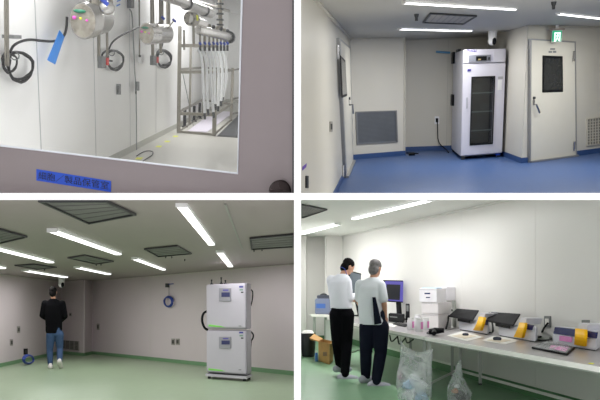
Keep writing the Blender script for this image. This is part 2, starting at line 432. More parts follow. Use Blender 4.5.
cable([(129.4, 9), (132, 12), (133.5, 40), (134.5, 70), (136, 86), (136.4, 120), (136.6, 150)], .55, .06, m_grey, 'thin grey cable hanging straight down the white wall')
P = [r.at(x, y, .02) for x, y in ((136.6, 156), (140, 153.5), (146, 150.8), (153, 151), (153, 155), (147, 158.5), (143, 161))]
solo(r, 'floor_cable', MB().tube(P, .012, 6, smooth=3), m_black, 'thin dark cable curled on the beige floor at the wall foot', 'cable', smooth=True)
T = Thing(r, 'inline_connector', 'small dark connector on the thin grey hanging cable', 'connector', w1(135.6, 86, .06))
T.part('body', MB().prism([w1(x, y, .08) for x, y in rect(134.8, 81.5, 137, 90.5)], n1*.06), m_grey)
T.part('sleeve', MB().tube([w1(135.9, 91, .1), w1(135.9, 94, .1)], .02, 8), m_black)
solo(r, 'junction_box', MB().prism([w1(x, y, .01) for x, y in rect(127, -3, 130, 8)], n1*.1), m_dark, 'small dark junction box above the thin hanging cable', 'box')
# blue tape
q = [w1(x, y, .2) for x, y in ((47, 60), (55, 64.5), (64.3, 37), (59.5, 30))]
solo(r, 'tape_strip', MB().prism(q, n1*.004), m_bluetape, 'bright blue tape strip hanging from the black cable', 'tape')
for (x, y) in ((119, 1), (118.5, 5.5)):
    solo(r, 'tape_mark', MB().prism([w1(x-2, y+1, .01), w1(x+1.5, y-.6, .01), w1(x+1.5, y-1.8, .01), w1(x-2, y-.4, .01)], n1*.004), m_bluetape, ['small blue tape mark high on the white wall, uppermost of the two', 'small blue tape mark high on the white wall, lower of the two'][y > 3], 'tape')
# conduit poles
T = Thing(r, 'conduit_pole', 'thick grey upright conduit behind the looped black coil', 'conduit', w1(6.5, 60, .1))
for x, rp in ((4.6, .8), (7, 1.5)): T.part('tube', MB().tube([w1(x, -10, .12), w1(x+.6, 66, .12)], rp*pxm(w1(x, 10)), 10), m_ss2, smooth=True)
T.part('clamp', MB().prism([w1(x, y, .05) for x, y in rect(2, 34.5, 10, 38)], n1*.16), m_grey)
T = Thing(r, 'conduit_pole', 'slim grey conduit ending in a small switch beside the thin hanging cable', 'conduit', w1(139.5, 58, .1))
T.part('tube', MB().tube([w1(139.2, -8, .08), w1(139.5, 55, .08)], .7*pxm(w1(139, 40)), 8), m_ss2, smooth=True)
T.part('switch', MB().prism([w1(x, y, .04) for x, y in rect(138, 54, 140.6, 63)], n1*.09), m_white)
T.part('toggle', MB().prism([w1(x, y, .13) for x, y in rect(138.6, 55, 140.2, 57)], n1*.02), m_black)
T = Thing(r, 'wall_outlet', 'small grey outlet plate on the white panel below the first red tag', 'outlet', w1(118, 92, 0))
T.part('plate', MB().prism([w1(x, y, 0) for x, y in rect(116.3, 84, 119.7, 94.5)], n1*.03), m_grey)
T.part('socket', MB().prism([w1(x, y, .03) for x, y in rect(117.2, 86, 118.9, 92.5)], n1*.006), m_dark)
for i, (x, y) in enumerate(((137.5, 158.3), (157.5, 146.3), (166, 141.3), (174.3, 136.2))):
    c = r.at(x, y); b = MB().box(c+V((-.06, -.2, .001)), (.14, 0, 0), (.05, .35, 0), (0, 0, .003))
    solo(r, 'floor_tape', b, m_yel, ['yellow tape mark on the beige floor beside the curled cable', 'faint yellow tape mark on the beige floor, second from the curled cable', 'yellow tape mark on the beige floor, third from the curled cable', 'yellow tape mark on the beige floor at the rack post'][i], 'tape')

# rack
A_, B_, D_, C_ = r.at(178.5, 132.8), r.at(214, 135.8), r.at(231, 121), r.at(203, 116)
T = Thing(r, 'steel_rack', 'tall grey square-tube rack standing over the drain pan', 'rack', A_)
def zrow(p, y): return r.zat(p, y)
def post(p, ytop, w_=.12, nm='post'):
    T.part(nm, MB().box(p-V((w_/2, w_/2, 0)), (w_, 0, 0), (0, w_, 0), (0, 0, zrow(p, ytop))), m_alu, bevel=.01)
post(A_, 26, .115); post(B_, 70, .125); post(D_, 68, .11); post(C_, 30, .11)
E_ = r.at(241, 112); post(r.at(189.5, 125), 44, .08)
def rail(p, q_, za, zb, w_=.1):
    a, c = V((p.x, p.y, za)), V((q_.x, q_.y, zb)); T.part('rail', MB().box(a-V((0, 0, w_/2)), c-a, (0, w_, 0), (0, 0, w_)), m_alu)
for ya, yb in ((45.5, 46), (72, 72), (113.5, 115), (132.2, 135.2)): rail(A_, B_, zrow(A_, ya), zrow(B_, yb))
zB = [zrow(B_, y) for y in (72, 115, 135)]
for z in zB: rail(B_, D_, z, z); rail(A_, C_, z, z, .08)
for z in zB[:2]: rail(C_, D_, z, z, .08)
X2 = r.at(243, 112)
for y in (68, 97, 112): rail(D_, X2, zrow(D_, y+2), zrow(X2, y), .07)
T.part('brace', MB().tube([V((A_.x+.1, A_.y, zrow(A_, 72))), V((A_.x+.5, A_.y+.4, .2))], .012, 6), m_grey)
# pan and grating
def fq(pts, z=.0): return [r.at(x, y, z) for x, y in pts]
solo(r, 'drain_pan', MB().prism(fq([(187.5, 131.6), (207, 132.6), (234, 112.6), (215, 111)], .004), (0, 0, .03)), m_purple, 'pale lilac drain pan on the floor under the rack', 'pan', bevel=.01)
T = Thing(r, 'floor_grating', 'dark steel grating set in the floor beside the lilac pan', 'grating', r.at(230, 128))
fr = fq([(217, 136.4), (243, 138), (244, 114), (240.5, 113.5)], .004)
T.part('plate', MB().prism(fr, (0, 0, .015)), m_dark)
f4 = frame4(*fr); b = MB()
for k in range(12):
    u = k/12+.02; b.prism([f4(u, .02)+V((0, 0, .015)), f4(u+.03, .02)+V((0, 0, .015)), f4(u+.03, .98)+V((0, 0, .015)), f4(u, .98)+V((0, 0, .015))], (0, 0, .02))
T.part('bars', b, mat('worn_steel', (120, 124, 130), rough=.35, metal=.7))
# black stands by the wall
for i, (x, y0, y1) in enumerate(((184.6, 108, 127), (194, 106, 121.4), (199.5, 103, 118.4))):
    p = r.at(x, y1); b = MB().tube([p, p+V((0, 0, zrow(p, y0)))], .055, 10); b.bx((p.x-.1, p.y-.1, 0), (p.x+.1, p.y+.1, .03))
    solo(r, 'pipe_stand', b, m_black, ['short black pipe stand by the rack post', 'short black pipe stand in the middle of the wall row', 'short black pipe stand deepest behind the rack'][i], 'stand')
p, q_ = r.at(182.6, 128.2), r.at(202.6, 116.6)
solo(r, 'low_pipe', MB().tube([V((p.x, p.y, zrow(p, 110))), V((q_.x, q_.y, zrow(q_, 100)))], .05, 8), m_ss2, 'low horizontal pipe running along the wall on black stands', 'pipe', smooth=True)
# manifold over the rack with hoses
m0, m1 = r.dep(198, 29.5, 18.2), r.dep(230.5, 37.5, 24)
T = Thing(r, 'manifold', 'shiny horizontal stainless manifold pipe with blue-handled valves above the hoses', 'manifold', m0)
T.part('main_pipe', MB().tube([m0, m0+(m1-m0)*.03, m0+(m1-m0)*.97, m1], [.08, .12, .13, .09], 16), m_ss, smooth=True)
T.part('flange', MB().tube([m0+(m1-m0)*.93, m0+(m1-m0)*.97], .19, 16), m_dark, smooth=True)
for i in range(8):
    f = .05+.9*i/7.6; c = m0+(m1-m0)*f; m = c.y/FPX
    zx = r.pix(c)[0]
    lo = r.dep(zx, 46.5, c.y)
    T.part('drop_pipe', MB().tube([c, lo], m*1.0, 8), m_ss2, smooth=True)
    T.part('valve_handle', MB().tube([r.dep(zx-.8, 42.2-.4*(i % 2), c.y-.15), r.dep(zx+.8, 45-.4*(i % 2), c.y-.15)], m*1.15, 8), m_blue, label='blue handle')
    T.part('fitting', MB().tube([r.dep(zx, 45.5, c.y), r.dep(zx, 51, c.y)], m*1.2, 8), m_dark, smooth=True)
    up = r.dep(zx, 24-.4*i+i*1.4, c.y)
    T.part('upper_valve', MB().tube([c, up], m*1.3, 8).ball(up, m*1.9, 10, 6), m_dark if i % 2 else m_ss2, smooth=True)
for i in range(7):
    f = .05+.9*i/6.8; c = m0+(m1-m0)*f; zx = 197.6+3.9*i; Y = c.y
    yb = (113, 109, 112, 104, 106, 101, 97)[i]; xb = zx+(7, 6.5, 8, 6, 5, 4, 2)[i]
    P = [r.dep(zx, 49, Y), r.dep(zx+2.6, 53, Y), r.dep(zx+5., 64, Y), r.dep(zx+5.6, 80, Y), r.dep((zx+xb)/2+2.6, 94, Y), r.dep(xb, yb, Y)]
    if yb < 100: P[-2] = r.dep((zx+xb)/2+2.6, 90, Y)
    T2 = Thing(r, 'white_hose', ['white hose hanging from the manifold, first from the rack post'] [0] if i == 0 else 'white hose hanging from the manifold, number %s along from the rack post' % ['', 'two', 'three', 'four', 'five', 'six', 'seven'][i], 'hose', P[-1], 'white hoses under the manifold')
    b = MB().tube(P, 1.35*Y/FPX, 10, smooth=3); T2.part('sleeve', b, mat('white_hose_sleeve', (236, 238, 240), rough=.5, var=.03), smooth=True)
    d = (P[-1]-P[-2]).normalized(); T2.part('nozzle', MB().tube([P[-1], P[-1]+d*.16], 1.2*Y/FPX, 8), m_dark, smooth=True)
# overhead pipe
p0, p1 = r.dep(150, -12, 14.5), r.dep(211.5, 13.5, 24)
T = Thing(r, 'overhead_pipe', 'thick shiny insulated pipe running under the ceiling', 'pipe', p0)
T.part('jacket', MB().tube([p0, p0+(p1-p0)*.97, p1], [.135, .155, .1], 20), m_ss, smooth=True)
for f in (.45, .8): T.part('band', MB().tube([p0+(p1-p0)*f, p0+(p1-p0)*(f+.012)], .172, 20), m_dark, smooth=True)
q0, q1 = r.dep(176, -4, 19), r.dep(229, 11, 29)
solo(r, 'thin_pipe', MB().tube([q0, q1], .05, 10), m_ss2, 'thinner pipe running beside the thick overhead pipe', 'pipe', smooth=True)
# flanged valve wheel and riser
c = r.dep(189.5, 18.5, 17.5); m = c.y/FPX
T = Thing(r, 'flanged_valve', 'round flanged stainless valve with a yellow stem above the rack', 'valve', c)
T.part('flange', MB().disc(c, (5.5*m, 0, 0), (0, 0, 6.4*m), (.12, .25, 0), 20), m_ss2)
for k in range(6): T.part('bolt', MB().ball(c+V((4.3*m*math.cos(k*1.047), -.03, 5*m*math.sin(k*1.047))), m*.8, 8, 6), m_dark)
T.part('body', MB().tube([c, r.dep(204, 24, 18.5)], m*4, 14), m_ss, smooth=True)
T.part('yellow_stem', MB().tube([r.dep(197, 15, 17), r.dep(197.6, 20.5, 17)], m*.9, 8), m_yel)
T.part('drop_pipe', MB().tube([r.dep(193.5, 24, 17.4), r.dep(193.8, 46, 17.4)], m*1.2, 10), m_ss2, smooth=True)
T.part('side_pipe', MB().tube([r.dep(184, 30, 17.4), r.dep(184.2, 50, 17.4)], m*1.0, 10), m_ss2, smooth=True)
T = Thing(r, 'riser_pipe', 'upright flanged riser pipe between the manifold and the ceiling', 'pipe', r.dep(220, 28, 22))
T.part('tube', MB().tube([r.dep(219.5, -4, 22), r.dep(221, 33, 22)], 2.*22/FPX, 12), m_ss2, smooth=True)
for y in (3, 8, 13, 19, 24): T.part('flange', MB().tube([r.dep(220, y, 22), r.dep(220, y+1.6, 22)], 3.4*22/FPX, 12), m_dark, smooth=True)
# ============================================================ ROOM 2: blue floor, glass-door cabinet
m_w2 = mat('cream_clean_room_panel', (204, 200, 188), rough=.45, var=.012, scale=1)
m_f2 = mat('blue_sheet_floor', (60, 88, 136), rough=.42, var=.05, scale=14)
m_c2 = mat('grey_white_ceiling', (172, 170, 162), rough=.5, var=.01)
m_base2 = mat('blue_cove_base', (48, 76, 124), rough=.45)
m_trim2 = mat('cream_joint_cover', (190, 186, 174), rough=.5)
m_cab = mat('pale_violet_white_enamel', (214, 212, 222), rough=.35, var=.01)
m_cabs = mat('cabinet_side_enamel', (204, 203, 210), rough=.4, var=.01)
m_leaf = mat('cream_door_leaf', (212, 208, 194), rough=.4, var=.01)
m_fr = mat('grey_steel_frame', (156, 156, 156), rough=.4, metal=.5)
m_glassdk = mat('dark_tinted_glass', (40, 42, 42), rough=.1, var=.1)
m_chrome = mat('chrome', (170, 170, 172), rough=.2, metal=1.)
lampm2 = lamp('lamp_room_two', 4.)
r = R2
c1 = r.at(352, 159.4); l0 = r.at(336.4, 192.5)
b0, b1 = c1, r.at(404.5, 155.2)
s0 = r.at(405, 151.2); s1 = r.at(484, 148.6)
d0, d1 = r.at(521.6, 163.2), r.at(600, 152.6)
dd = ext(d0, d1, 1.5)
shell(r, [ext(l0, c1, -1.3), c1, b1, s0, s1, d0, dd, dd+V((.3, -14, 0))],
      ['wall_left', 'wall_back', 'wall_return', 'wall_recess', 'wall_side', 'wall_door', 'wall_right'], m_w2, m_f2, m_c2, base=m_base2, base_h=.1)
for a, c, x in ((b0, b1, 403.3), (s0, s1, 447)): seam(r, x, a, c, m_trim2)
def corner(p, w_=.03):
    struct(r, 'trim_1', MB().tube([p+V((0, 0, .1)), p+V((0, 0, r.ceil))], w_, 8), m_trim2)
corner(c1, .015); corner(b1, .02); corner(d0, .012)
for a, c in ((l0, c1), (b0, b1), (s0, s1), (d0, d1)):
    n = r.nrm(a, c); a2 = ext(a, c, -.02 if a is not l0 else -1.2)
    a2 = a2.copy(); a2.z = c.z = 0
    struct(r, 'trim_1', MB().prism([a2+V((0, 0, r.ceil-.001)), c+V((0, 0, r.ceil-.001)), c+n*.04+V((0, 0, r.ceil-.001)), a2+n*.04+V((0, 0, r.ceil-.001))], (0, 0, -.03)), m_trim2)

# doors
def door(no, a, c, fx, leaf, win, handle, hinges, sign=None):
    n = r.nrm(a, c); t = (c-a).normalized()
    q = [r.on(x, y, a, c) for x, y in fx]                       # BL BR TR TL outer frame
    for p in q[:2]: p.z = .002
    W_ = lambda pts, o=0.: [r.on(x, y, a, c, o) for x, y in pts]
    ql = W_(leaf); ql[0].z = ql[1].z = .02
    d = struct(r, 'door_%d' % no, MB().prism(ql, n*.05), m_leaf, clip=False)
    b = MB()
    b.prism([q[0], ql[0], ql[3], q[3]], n*.052); b.prism([ql[1], q[1], q[2], ql[2]], n*.052)
    b.prism([ql[3], ql[2], q[2], q[3]], n*.052)
    struct(r, 'door_frame', b, m_fr, parent=d, clip=False)
    struct(r, 'door_sill', MB().prism([q[0], q[1], q[1]+n*.1, q[0]+n*.1], (0, 0, .03)), m_fr, parent=d, clip=False)
    wq_ = W_(win, .05)
    struct(r, 'vision_frame', MB().prism(wq_, n*.012), m_black, parent=d, clip=False, bevel=.02)
    cx = sum((p for p in wq_), V((0, 0, 0)))/4
    struct(r, 'vision_glass', MB().prism([cx+(p-cx)*.86+n*.012 for p in wq_], n*.003), m_glassdk, parent=d, clip=False)
    h = r.on(*handle, a, c, .05)
    struct(r, 'door_handle', MB().tube([h, h+n*.07, h+n*.07+t*.11-V((0, 0, .16))], .017, 8).disc(h+V((0, 0, .05)), t*.03, (0, 0, .05), n*.01), m_chrome, parent=d, clip=False)
    struct(r, 'lock_cylinder', MB().tube([h+V((0, 0, .12)), h+V((0, 0, .12))+n*.03], .025, 10), m_dark, parent=d, clip=False)
    for hx, hy in hinges:
        p = r.on(hx, hy, a, c, .07); struct(r, 'hinge', MB().tube([p-V((0, 0, .09)), p+V((0, 0, .09))], .02, 8), m_chrome, parent=d, clip=False)
    return d, n, t
D1, _, _ = door(1, d0, d1, [(527.2, 163), (574.8, 156.5), (573.6, 41.6), (527.8, 38.6)], [(528.8, 162), (573.6, 156), (572.4, 43), (529.3, 40.2)],
     [(542, 92.6), (562.8, 92), (562.4, 56.2), (542.3, 55.4)], (533.3, 104.5), [(573.9, 56), (574.4, 146)])
D2, _, _ = door(2, l0, c1, [(343.2, 178.6), (351, 163), (347.8, 47.4), (336.2, 38)], [(344.1, 177), (350.8, 163.4), (347.5, 49), (337.3, 41)],
     [(341.5, 98), (346.6, 96), (344.6, 60), (339.8, 55)], (348.9, 105), [(337.7, 52), (343.3, 171)])
# sign lettering on the door, two short lines
nD = r.nrm(d0, d1)
for (x0, y0, x1, y1) in ((550.2, 48.2, 555, 49.8), (548.6, 51, 552, 52.8), (553, 50.8, 556.2, 52.8)):
    q = wq(r, [(x0, y1), (x1, y1), (x1, y0), (x0, y0)], d0, d1, .052); struct(r, 'sign_mark', MB().prism(q, nD*.002), m_grey, parent=D1, clip=False)

# ceiling lamps
def bat(p, q, wid, label, ext_to=None):
    a, c = r.ce(*p, .025), r.ce(*q, .025); a.z = c.z = r.ceil
    return tube_light(r, a, c, wid, 'ceiling_light', label, lampm2, m_white, drop=.03)
bat((404.5, 3.6), (514.5, 10), .05, 'long glowing batten lamp on the blue-floored room ceiling in front of the vent')
bat((399.5, 29.6), (470, 31.4), .08, 'glowing batten lamp on the ceiling just behind the vent and above the recess')
bat((558, 14.4), (625, 21.6), .06, 'glowing batten lamp on the ceiling above the cream door')
for i, (x, Y) in enumerate([]):
    tube_light(r, V((x, Y, r.ceil)), V((x+1.3, Y, r.ceil)), .2, 'ceiling_light', 'batten lamp on the near ceiling of the blue-floored room, out of view', lampm2, m_white, group='out of view battens, blue-floored room')
# ceiling vent
def cvent(r, pts, label, m_in, m_fr_, bars=7, m_bar=None):
    q = [r.ce(x, y) for x, y in pts]; c = sum(q, V((0, 0, 0)))/4
    T = Thing(r, 'ceiling_vent', label, 'vent', c)
    up = [p-V((0, 0, .004)) for p in q]; inn = [c+(p-c)*.93-V((0, 0, .004)) for p in q]
    T.part('panel', MB().prism(inn, (0, 0, -.006)), m_in)
    b = MB()
    for i in range(4): b.prism([up[i], up[(i+1) % 4], inn[(i+1) % 4], inn[i]], (0, 0, -.022))
    T.part('frame', b, m_fr_)
    f = frame4(*[p-V((0, 0, .006)) for p in inn]); b = MB()
    for k in range(1, bars):
        u = k/bars; b.prism([f(u-.008, 0), f(u+.008, 0), f(u+.008, 1), f(u-.008, 1)], (0, 0, -.004))
    T.part('bars', b, m_bar or m_fr_)
    return T
m_ventbar2 = mat('vent_bar_grey', (136, 134, 128), rough=.6)
cvent(r, [(422.5, 21.6), (464, 23.2), (477, 15), (430, 12.2)], 'square grey ceiling vent between the two long battens', mat('vent_grey', (168, 162, 152), rough=.6), m_dark, m_bar=m_ventbar2)
# spot heads
for (x, y, l) in ((416.5, 14, 'small dark sprinkler on the ceiling beside the square vent'), (553.8, 1.8, 'small dark sprinkler on the ceiling in front of the exit sign')):
    c = r.ce(x, y); solo(r, 'sprinkler', MB().tube([c, c-V((0, 0, .03)), c-V((0, 0, .05)), c-V((0, 0, .09))], [.035, .03, .02, .02], 12), m_dark, l, 'sprinkler', smooth=True)
# camera dome
def camera_dome(r, x, y, label, sc=1.):
    c = r.ce(x, y); k = sc*c.y/FPX
    T = Thing(r, 'security_camera', label, 'security camera', c)
    T.part('mount', MB().tube([c, c-V((0, 0, 1.6*k))], 4.2*k, 20), m_white, smooth=True)
    T.part('housing', MB().tube([c-V((0, 0, 1.6*k)), c-V((0, 0, 7.5*k))], [3.9*k, 3.6*k], 20), m_white, smooth=True)
    T.part('dome', MB().ball(c-V((0, 0, 8.6*k)), 3.9*k, 20, 14, (1, 1, 1.05)), m_white, smooth=True)
    T.part('lens', MB().ball(c-V((-1.5*k, 2.*k, 9.*k)), 2.7*k, 16, 10, (.8, 1, 1.25)), m_black, smooth=True, label='dark camera window')
camera_dome(r, 492.6, 31, 'white dome camera hanging from the ceiling above the glass-door cabinet')
# exit sign
c = r.on(557, 28.6, d0, d1, .16); k = c.y/FPX
T = Thing(r, 'exit_sign', 'green running-man exit sign hanging from the ceiling above the cream door', 'exit sign', c)
T.part('mount', MB().bx((c.x-6.3*k, c.y-.06, c.z-1.6*k), (c.x+6.3*k, c.y+.06, c.z)), mat('sign_mount', (150, 135, 125), rough=.5))
T.part('stem', MB().tube([c, V((c.x, c.y, r.ceil-.001))], .03, 8), m_white)
T.part('box', MB().bx((c.x-4.2*k, c.y-.04, c.z-11.5*k), (c.x+4.2*k, c.y+.04, c.z-1.6*k)), m_white)
X = lambda u, v: V((c.x+u*k, c.y-.042, c.z-(6.5+v)*k))
T.part('face', MB().prism([X(-4, 4.6), X(4, 4.6), X(4, -4.6), X(-4, -4.6)], (0, -.004, 0)), lamp('exit_green', 1.0, srgb((10, 170, 120)), .02), label='lit green face')
lw = lamp('exit_white', 1.0, (.85, 1, .95)); b = MB(); o = V((0, -.004, 0))
for pts in ([(-2.2, 4.6), (-1.2, 4.6), (-1.2, -3), (-2.2, -3)], [(-2.2, -2.2), (3, -2.2), (3, -3.2), (-2.2, -3.2)], [(2.2, 4.6), (3, 4.6), (3, -3), (2.2, -3)],
            [(-.6, -.9), (1.6, -1.2), (1.2, 1.2), (-.1, 1.4)], [(-.2, 1), (.7, 1.2), (2.6, 3.9), (1.8, 4.4)], [(.2, 1), (.9, 1.2), (-.4, 4.2), (-1.2, 4.2)]):
    b.prism([X(u, v)+o for u, v in pts], (0, -.003, 0))
b.disc(X(.7, -1.7)+o, (.6*k, 0, 0), (0, 0, .6*k), (0, -.003, 0), 10)
T.part('running_man', b, lw, label='white running figure in a doorway')
# wall grilles
def grille(r, pts, a, c, label, m_in, m_f, rows=8, cols=0, m_bar=None):
    n = r.nrm(a, c); q = wq(r, pts, a, c); cc = sum(q, V((0, 0, 0)))/4
    T = Thing(r, 'wall_grille', label, 'vent', cc)
    inn = [cc+(p-cc)*.93 for p in q]
    T.part('panel', MB().prism(inn, n*.004), m_in)
    b = MB()
    for i in range(4): b.prism([q[i], q[(i+1) % 4], inn[(i+1) % 4], inn[i]], n*.025)
    T.part('frame', b, m_f)
    f = frame4(*[p+n*.004 for p in inn]); b = MB()
    for k in range(1, rows):
        v = k/rows; b.prism([f(0, v-.012), f(1, v-.012), f(1, v+.012), f(0, v+.012)], n*.01)
    for k in range(1, cols):
        v = k/cols; b.prism([f(v-.012, 0), f(v+.012, 0), f(v+.012, 1), f(v-.012, 1)], n*.012)
    T.part('bars', b, m_bar or m_f)
m_mesh = mat('dark_filter_mesh', (112, 116, 122), rough=.6, var=.1, scale=3)
grille(r, [(356.5, 144.5), (397.6, 142.2), (396.4, 110.4), (355.3, 111.6)], b0, b1, 'large dark filter grille low on the cream wall beside the corner', m_mesh, mat('grille_frame', (136, 136, 136), rough=.4, metal=.5), rows=24, m_bar=mat('filter_mesh_line', (96, 100, 104), rough=.6))
grille(r, [(586, 145.8), (612, 143), (612, 115.6), (586, 118.5)], d0, ext(d0, d1, 1.3), 'square perforated grille low on the wall beyond the cream door', mat('grille_cream', (126, 124, 116), rough=.6), mat('grille_cream_bar', (196, 190, 176), rough=.5), rows=9, cols=9)
# left wall fittings
def plate(r, x0, y0, x1, y1, a, c, label, m1, m2, name='wall_outlet', cat='outlet', off=0.):
    n = r.nrm(a, c); q = wq(r, rect(x0, y0, x1, y1), a, c, off); cc = sum(q, V((0, 0, 0)))/4
    T = Thing(r, name, label, cat, cc)
    T.part('plate', MB().prism(q, n*.012), m1, bevel=.002)
    T.part('socket', MB().prism([cc+(p-cc)*.55+n*.012 for p in q], n*.006), m2)
    return T
plate(r, 329.4, 121.5, 331.8, 131.8, l0, c1, 'grey switch plate on the cream wall beside the steel-framed narrow door', mat('plate_grey', (140, 136, 126)), m_black, 'wall_switch', 'switch')
plate(r, 305.2, 175.8, 307.6, 188, l0, c1, 'black outlet low on the cream wall under the purple tape', m_black, m_dark)
q = wq(r, [(302.3, 170.4), (306, 167), (306.4, 163.4), (302.6, 166.6)], l0, c1, .002)
solo(r, 'tape_strip', MB().prism(q, r.nrm(l0, c1)*.004), mat('purple_tape', (95, 50, 165)), 'short purple tape strip on the cream wall above the black outlet', 'tape')
plate(r, 434.6, 116.4, 439.2, 124, s0, s1, 'white outlet on the recess wall beside the tall cabinet', m_white, m_black)
nn = r.nrm(s0, s1)
P = wq(r, [(437.4, 121), (437.6, 130), (438, 143)], s0, s1, .06); e = r.at(448.5, 152.5, .02)
P += [V((P[-1].x+.2, P[-1].y-.1, .02)), e]
solo(r, 'power_cable', MB().tube(P, .012, 6, smooth=2), m_black, 'black power cable dropping from the recess outlet to the floor', 'cable', smooth=True)
a = r.at(408.5, 154.5); solo(r, 'floor_plug', MB().box(a+V((0, 0, .001)), (.12, .1, 0), (.03, -.3, 0), (0, 0, .04)).tube([a+V((-.05, .05, .03)), a+V((.22, -.1, .03))], .015, 6), m_black, 'small black plug lying on the blue floor by the baseboard', 'plug')
p0_, p1_ = r.on(436, 51.8, s0, s1, .12), r.on(450, 52.6, s0, s1, .12)
solo(r, 'pipe_stub', MB().tube([p0_, p1_], .022, 8), mat('sky_blue_tube', (90, 150, 190), rough=.4), 'short blue pipe stub behind the top of the tall cabinet', 'pipe', smooth=True)

# tall glass-door cabinet
FL, FR, BL = r.at(461, 160.2), r.at(501.8, 157), r.at(451.2, 151.3)
ev, ed = FR-FL, BL-FL
H_ = r.zat(FR, 48.6); z0 = .055
def B(u, v, z): return FL+ev*u+ed*v+V((0, 0, z))
def fz(u, y): return r.zat(FL+ev*u, y)
T = Thing(r, 'glass_door_cabinet', 'tall pale laboratory refrigerator with a glass door standing in the recess', 'refrigerator', FL)
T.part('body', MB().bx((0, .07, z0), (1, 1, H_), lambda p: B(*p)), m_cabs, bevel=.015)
zs = fz(1, 62.8)
T.part('header', MB().bx((0, 0, zs+.012), (1, .075, H_), lambda p: B(*p)), m_cab, bevel=.01)
zb_ = z0+.04
wl, wr = .215, .745
wz0, wz1 = r.zat(FL+ev*wl, 144.6), r.zat(FL+ev*wl, 77.8)
g = MB()
for (u0, u1, za, zb2) in ((0, wl, zb_, zs), (wr, 1, zb_, zs), (wl, wr, zb_, wz0), (wl, wr, wz1, zs)): g.bx((u0, 0, za), (u1, .07, zb2), lambda p: B(*p))
dr = T.part('door', g, m_cab)
fr_ = MB(); e_ = .018
for (u0, u1, za, zb2) in ((wl-e_, wl+.01, wz0-.02, wz1+.02), (wr-.01, wr+e_, wz0-.02, wz1+.02), (wl, wr, wz0-.02, wz0+.015), (wl, wr, wz1-.015, wz1+.02)): fr_.bx((u0, -.008, za), (u1, .0, zb2), lambda p: B(*p))
T.part('window_frame', fr_, m_black, parent=dr)
T.part('door_glass', MB().bx((wl, .03, wz0), (wr, .04, wz1), lambda p: B(*p)), glass('cabinet_glass', (.55, .57, .58), .07), parent=dr)
dk = mat('cabinet_interior', (70, 72, 74), rough=.6)
T.part('interior', MB().bx((wl-.04, .0695, wz0), (wr+.04, .0705, wz1), lambda p: B(*p)), dk)
for y in (93.4, 112.2, 131):
    z = r.zat(FL+ev*.5, y); T.part('shelf', MB().bx((wl, .045, z), (wr, .069, z+.02), lambda p: B(*p)), mat('wire_shelf', (200, 222, 216), rough=.4))
for (u, z, h, c_) in ((.35, 95, .2, (95, 98, 100)), (.55, 113, .16, (70, 74, 82)), (.45, 131.5, .14, (112, 96, 84))):
    zz = r.zat(FL+ev*.5, z+0); T.part('stored_box', MB().bx((u-.1, .05, zz+.02), (u+.12, .066, zz+.02+h), lambda p: B(*p)), mat('stored_%d' % u, c_, rough=.6))
T.part('door_handle', MB().bx((.085, -.012, fz(.1, 108.5)), (.12, 0, fz(.1, 97.5)), lambda p: B(*p)), mat('handle_grey', (170, 170, 178), rough=.4), parent=dr)
T.part('control_panel', MB().bx((.12, -.012, fz(.2, 62.1-.3)), (.64, 0, fz(.2, 55.2)), lambda p: B(*p)), mat('panel_grey', (136, 138, 148), rough=.5))
T.part('display', MB().bx((.29, -.018, fz(.3, 60.8)), (.54, -.012, fz(.3, 56.4)), lambda p: B(*p)), m_black, label='dark display')
T.part('display_digits', MB().bx((.34, -.021, fz(.4, 60.2)), (.4, -.018, fz(.4, 58.8)), lambda p: B(*p)), lamp('digit_glow', .5, (1, .75, .25), .05))
T.part('key', MB().bx((.58, -.018, fz(.6, 59.8)), (.61, -.012, fz(.6, 57.2)), lambda p: B(*p)), m_black)
T.part('filter_cover', MB().bx((.69, -.01, fz(.8, 62.0)), (.95, 0, fz(.8, 50.8)), lambda p: B(*p)), m_cab)
n_ = V((-ev.y, ev.x, 0)).normalized(); n_ = -n_ if n_.y > 0 else n_
T.part('logo', text_mb('PHCbi', B(.075, 0, fz(.1, 52)), ev*.22, V((0, 0, fz(.1, 49.8)-fz(.1, 52))), n_, depth=.006), mat('logo_violet', (70, 50, 160)), label='violet maker lettering')
T.part('badge', MB().bx((.1, -.006, fz(.1, 71.4)), (.18, 0, fz(.1, 69.2)), lambda p: B(*p)), mat('badge_blue', (60, 55, 140)), parent=dr)
T.part('sticker', MB().bx((.83, -.004, fz(.9, 90)), (.93, 0, fz(.9, 80)), lambda p: B(*p)), m_white, parent=dr)
T.part('sticker', MB().bx((.83, -.004, fz(.9, 79)), (.95, 0, fz(.9, 76.5)), lambda p: B(*p)), mat('sticker_grey', (170, 170, 175)), parent=dr)
T.part('sticker', MB().bx((.84, -.004, fz(.9, 155.2)), (.95, 0, fz(.9, 153.4)), lambda p: B(*p)), m_blue, parent=dr)
for y in (58, 100): 
    z = r.zat(B(0, .9, 0), y); T.part('hinge', MB().bx((-.05, .8, z-.12), (0, .98, z+.12), lambda p: B(*p)), m_black)
for u in (.06, .94):
    for v in (.05, .95):
        c = B(u, v, 0); T.part('foot', MB().tube([c+V((0, 0, .001)), c+V((0, 0, z0))], .04, 10), m_dark)
T.part('top_fitting', MB().bx((.02, .6, H_), (.1, .8, H_+.06), lambda p: B(*p)), m_dark)

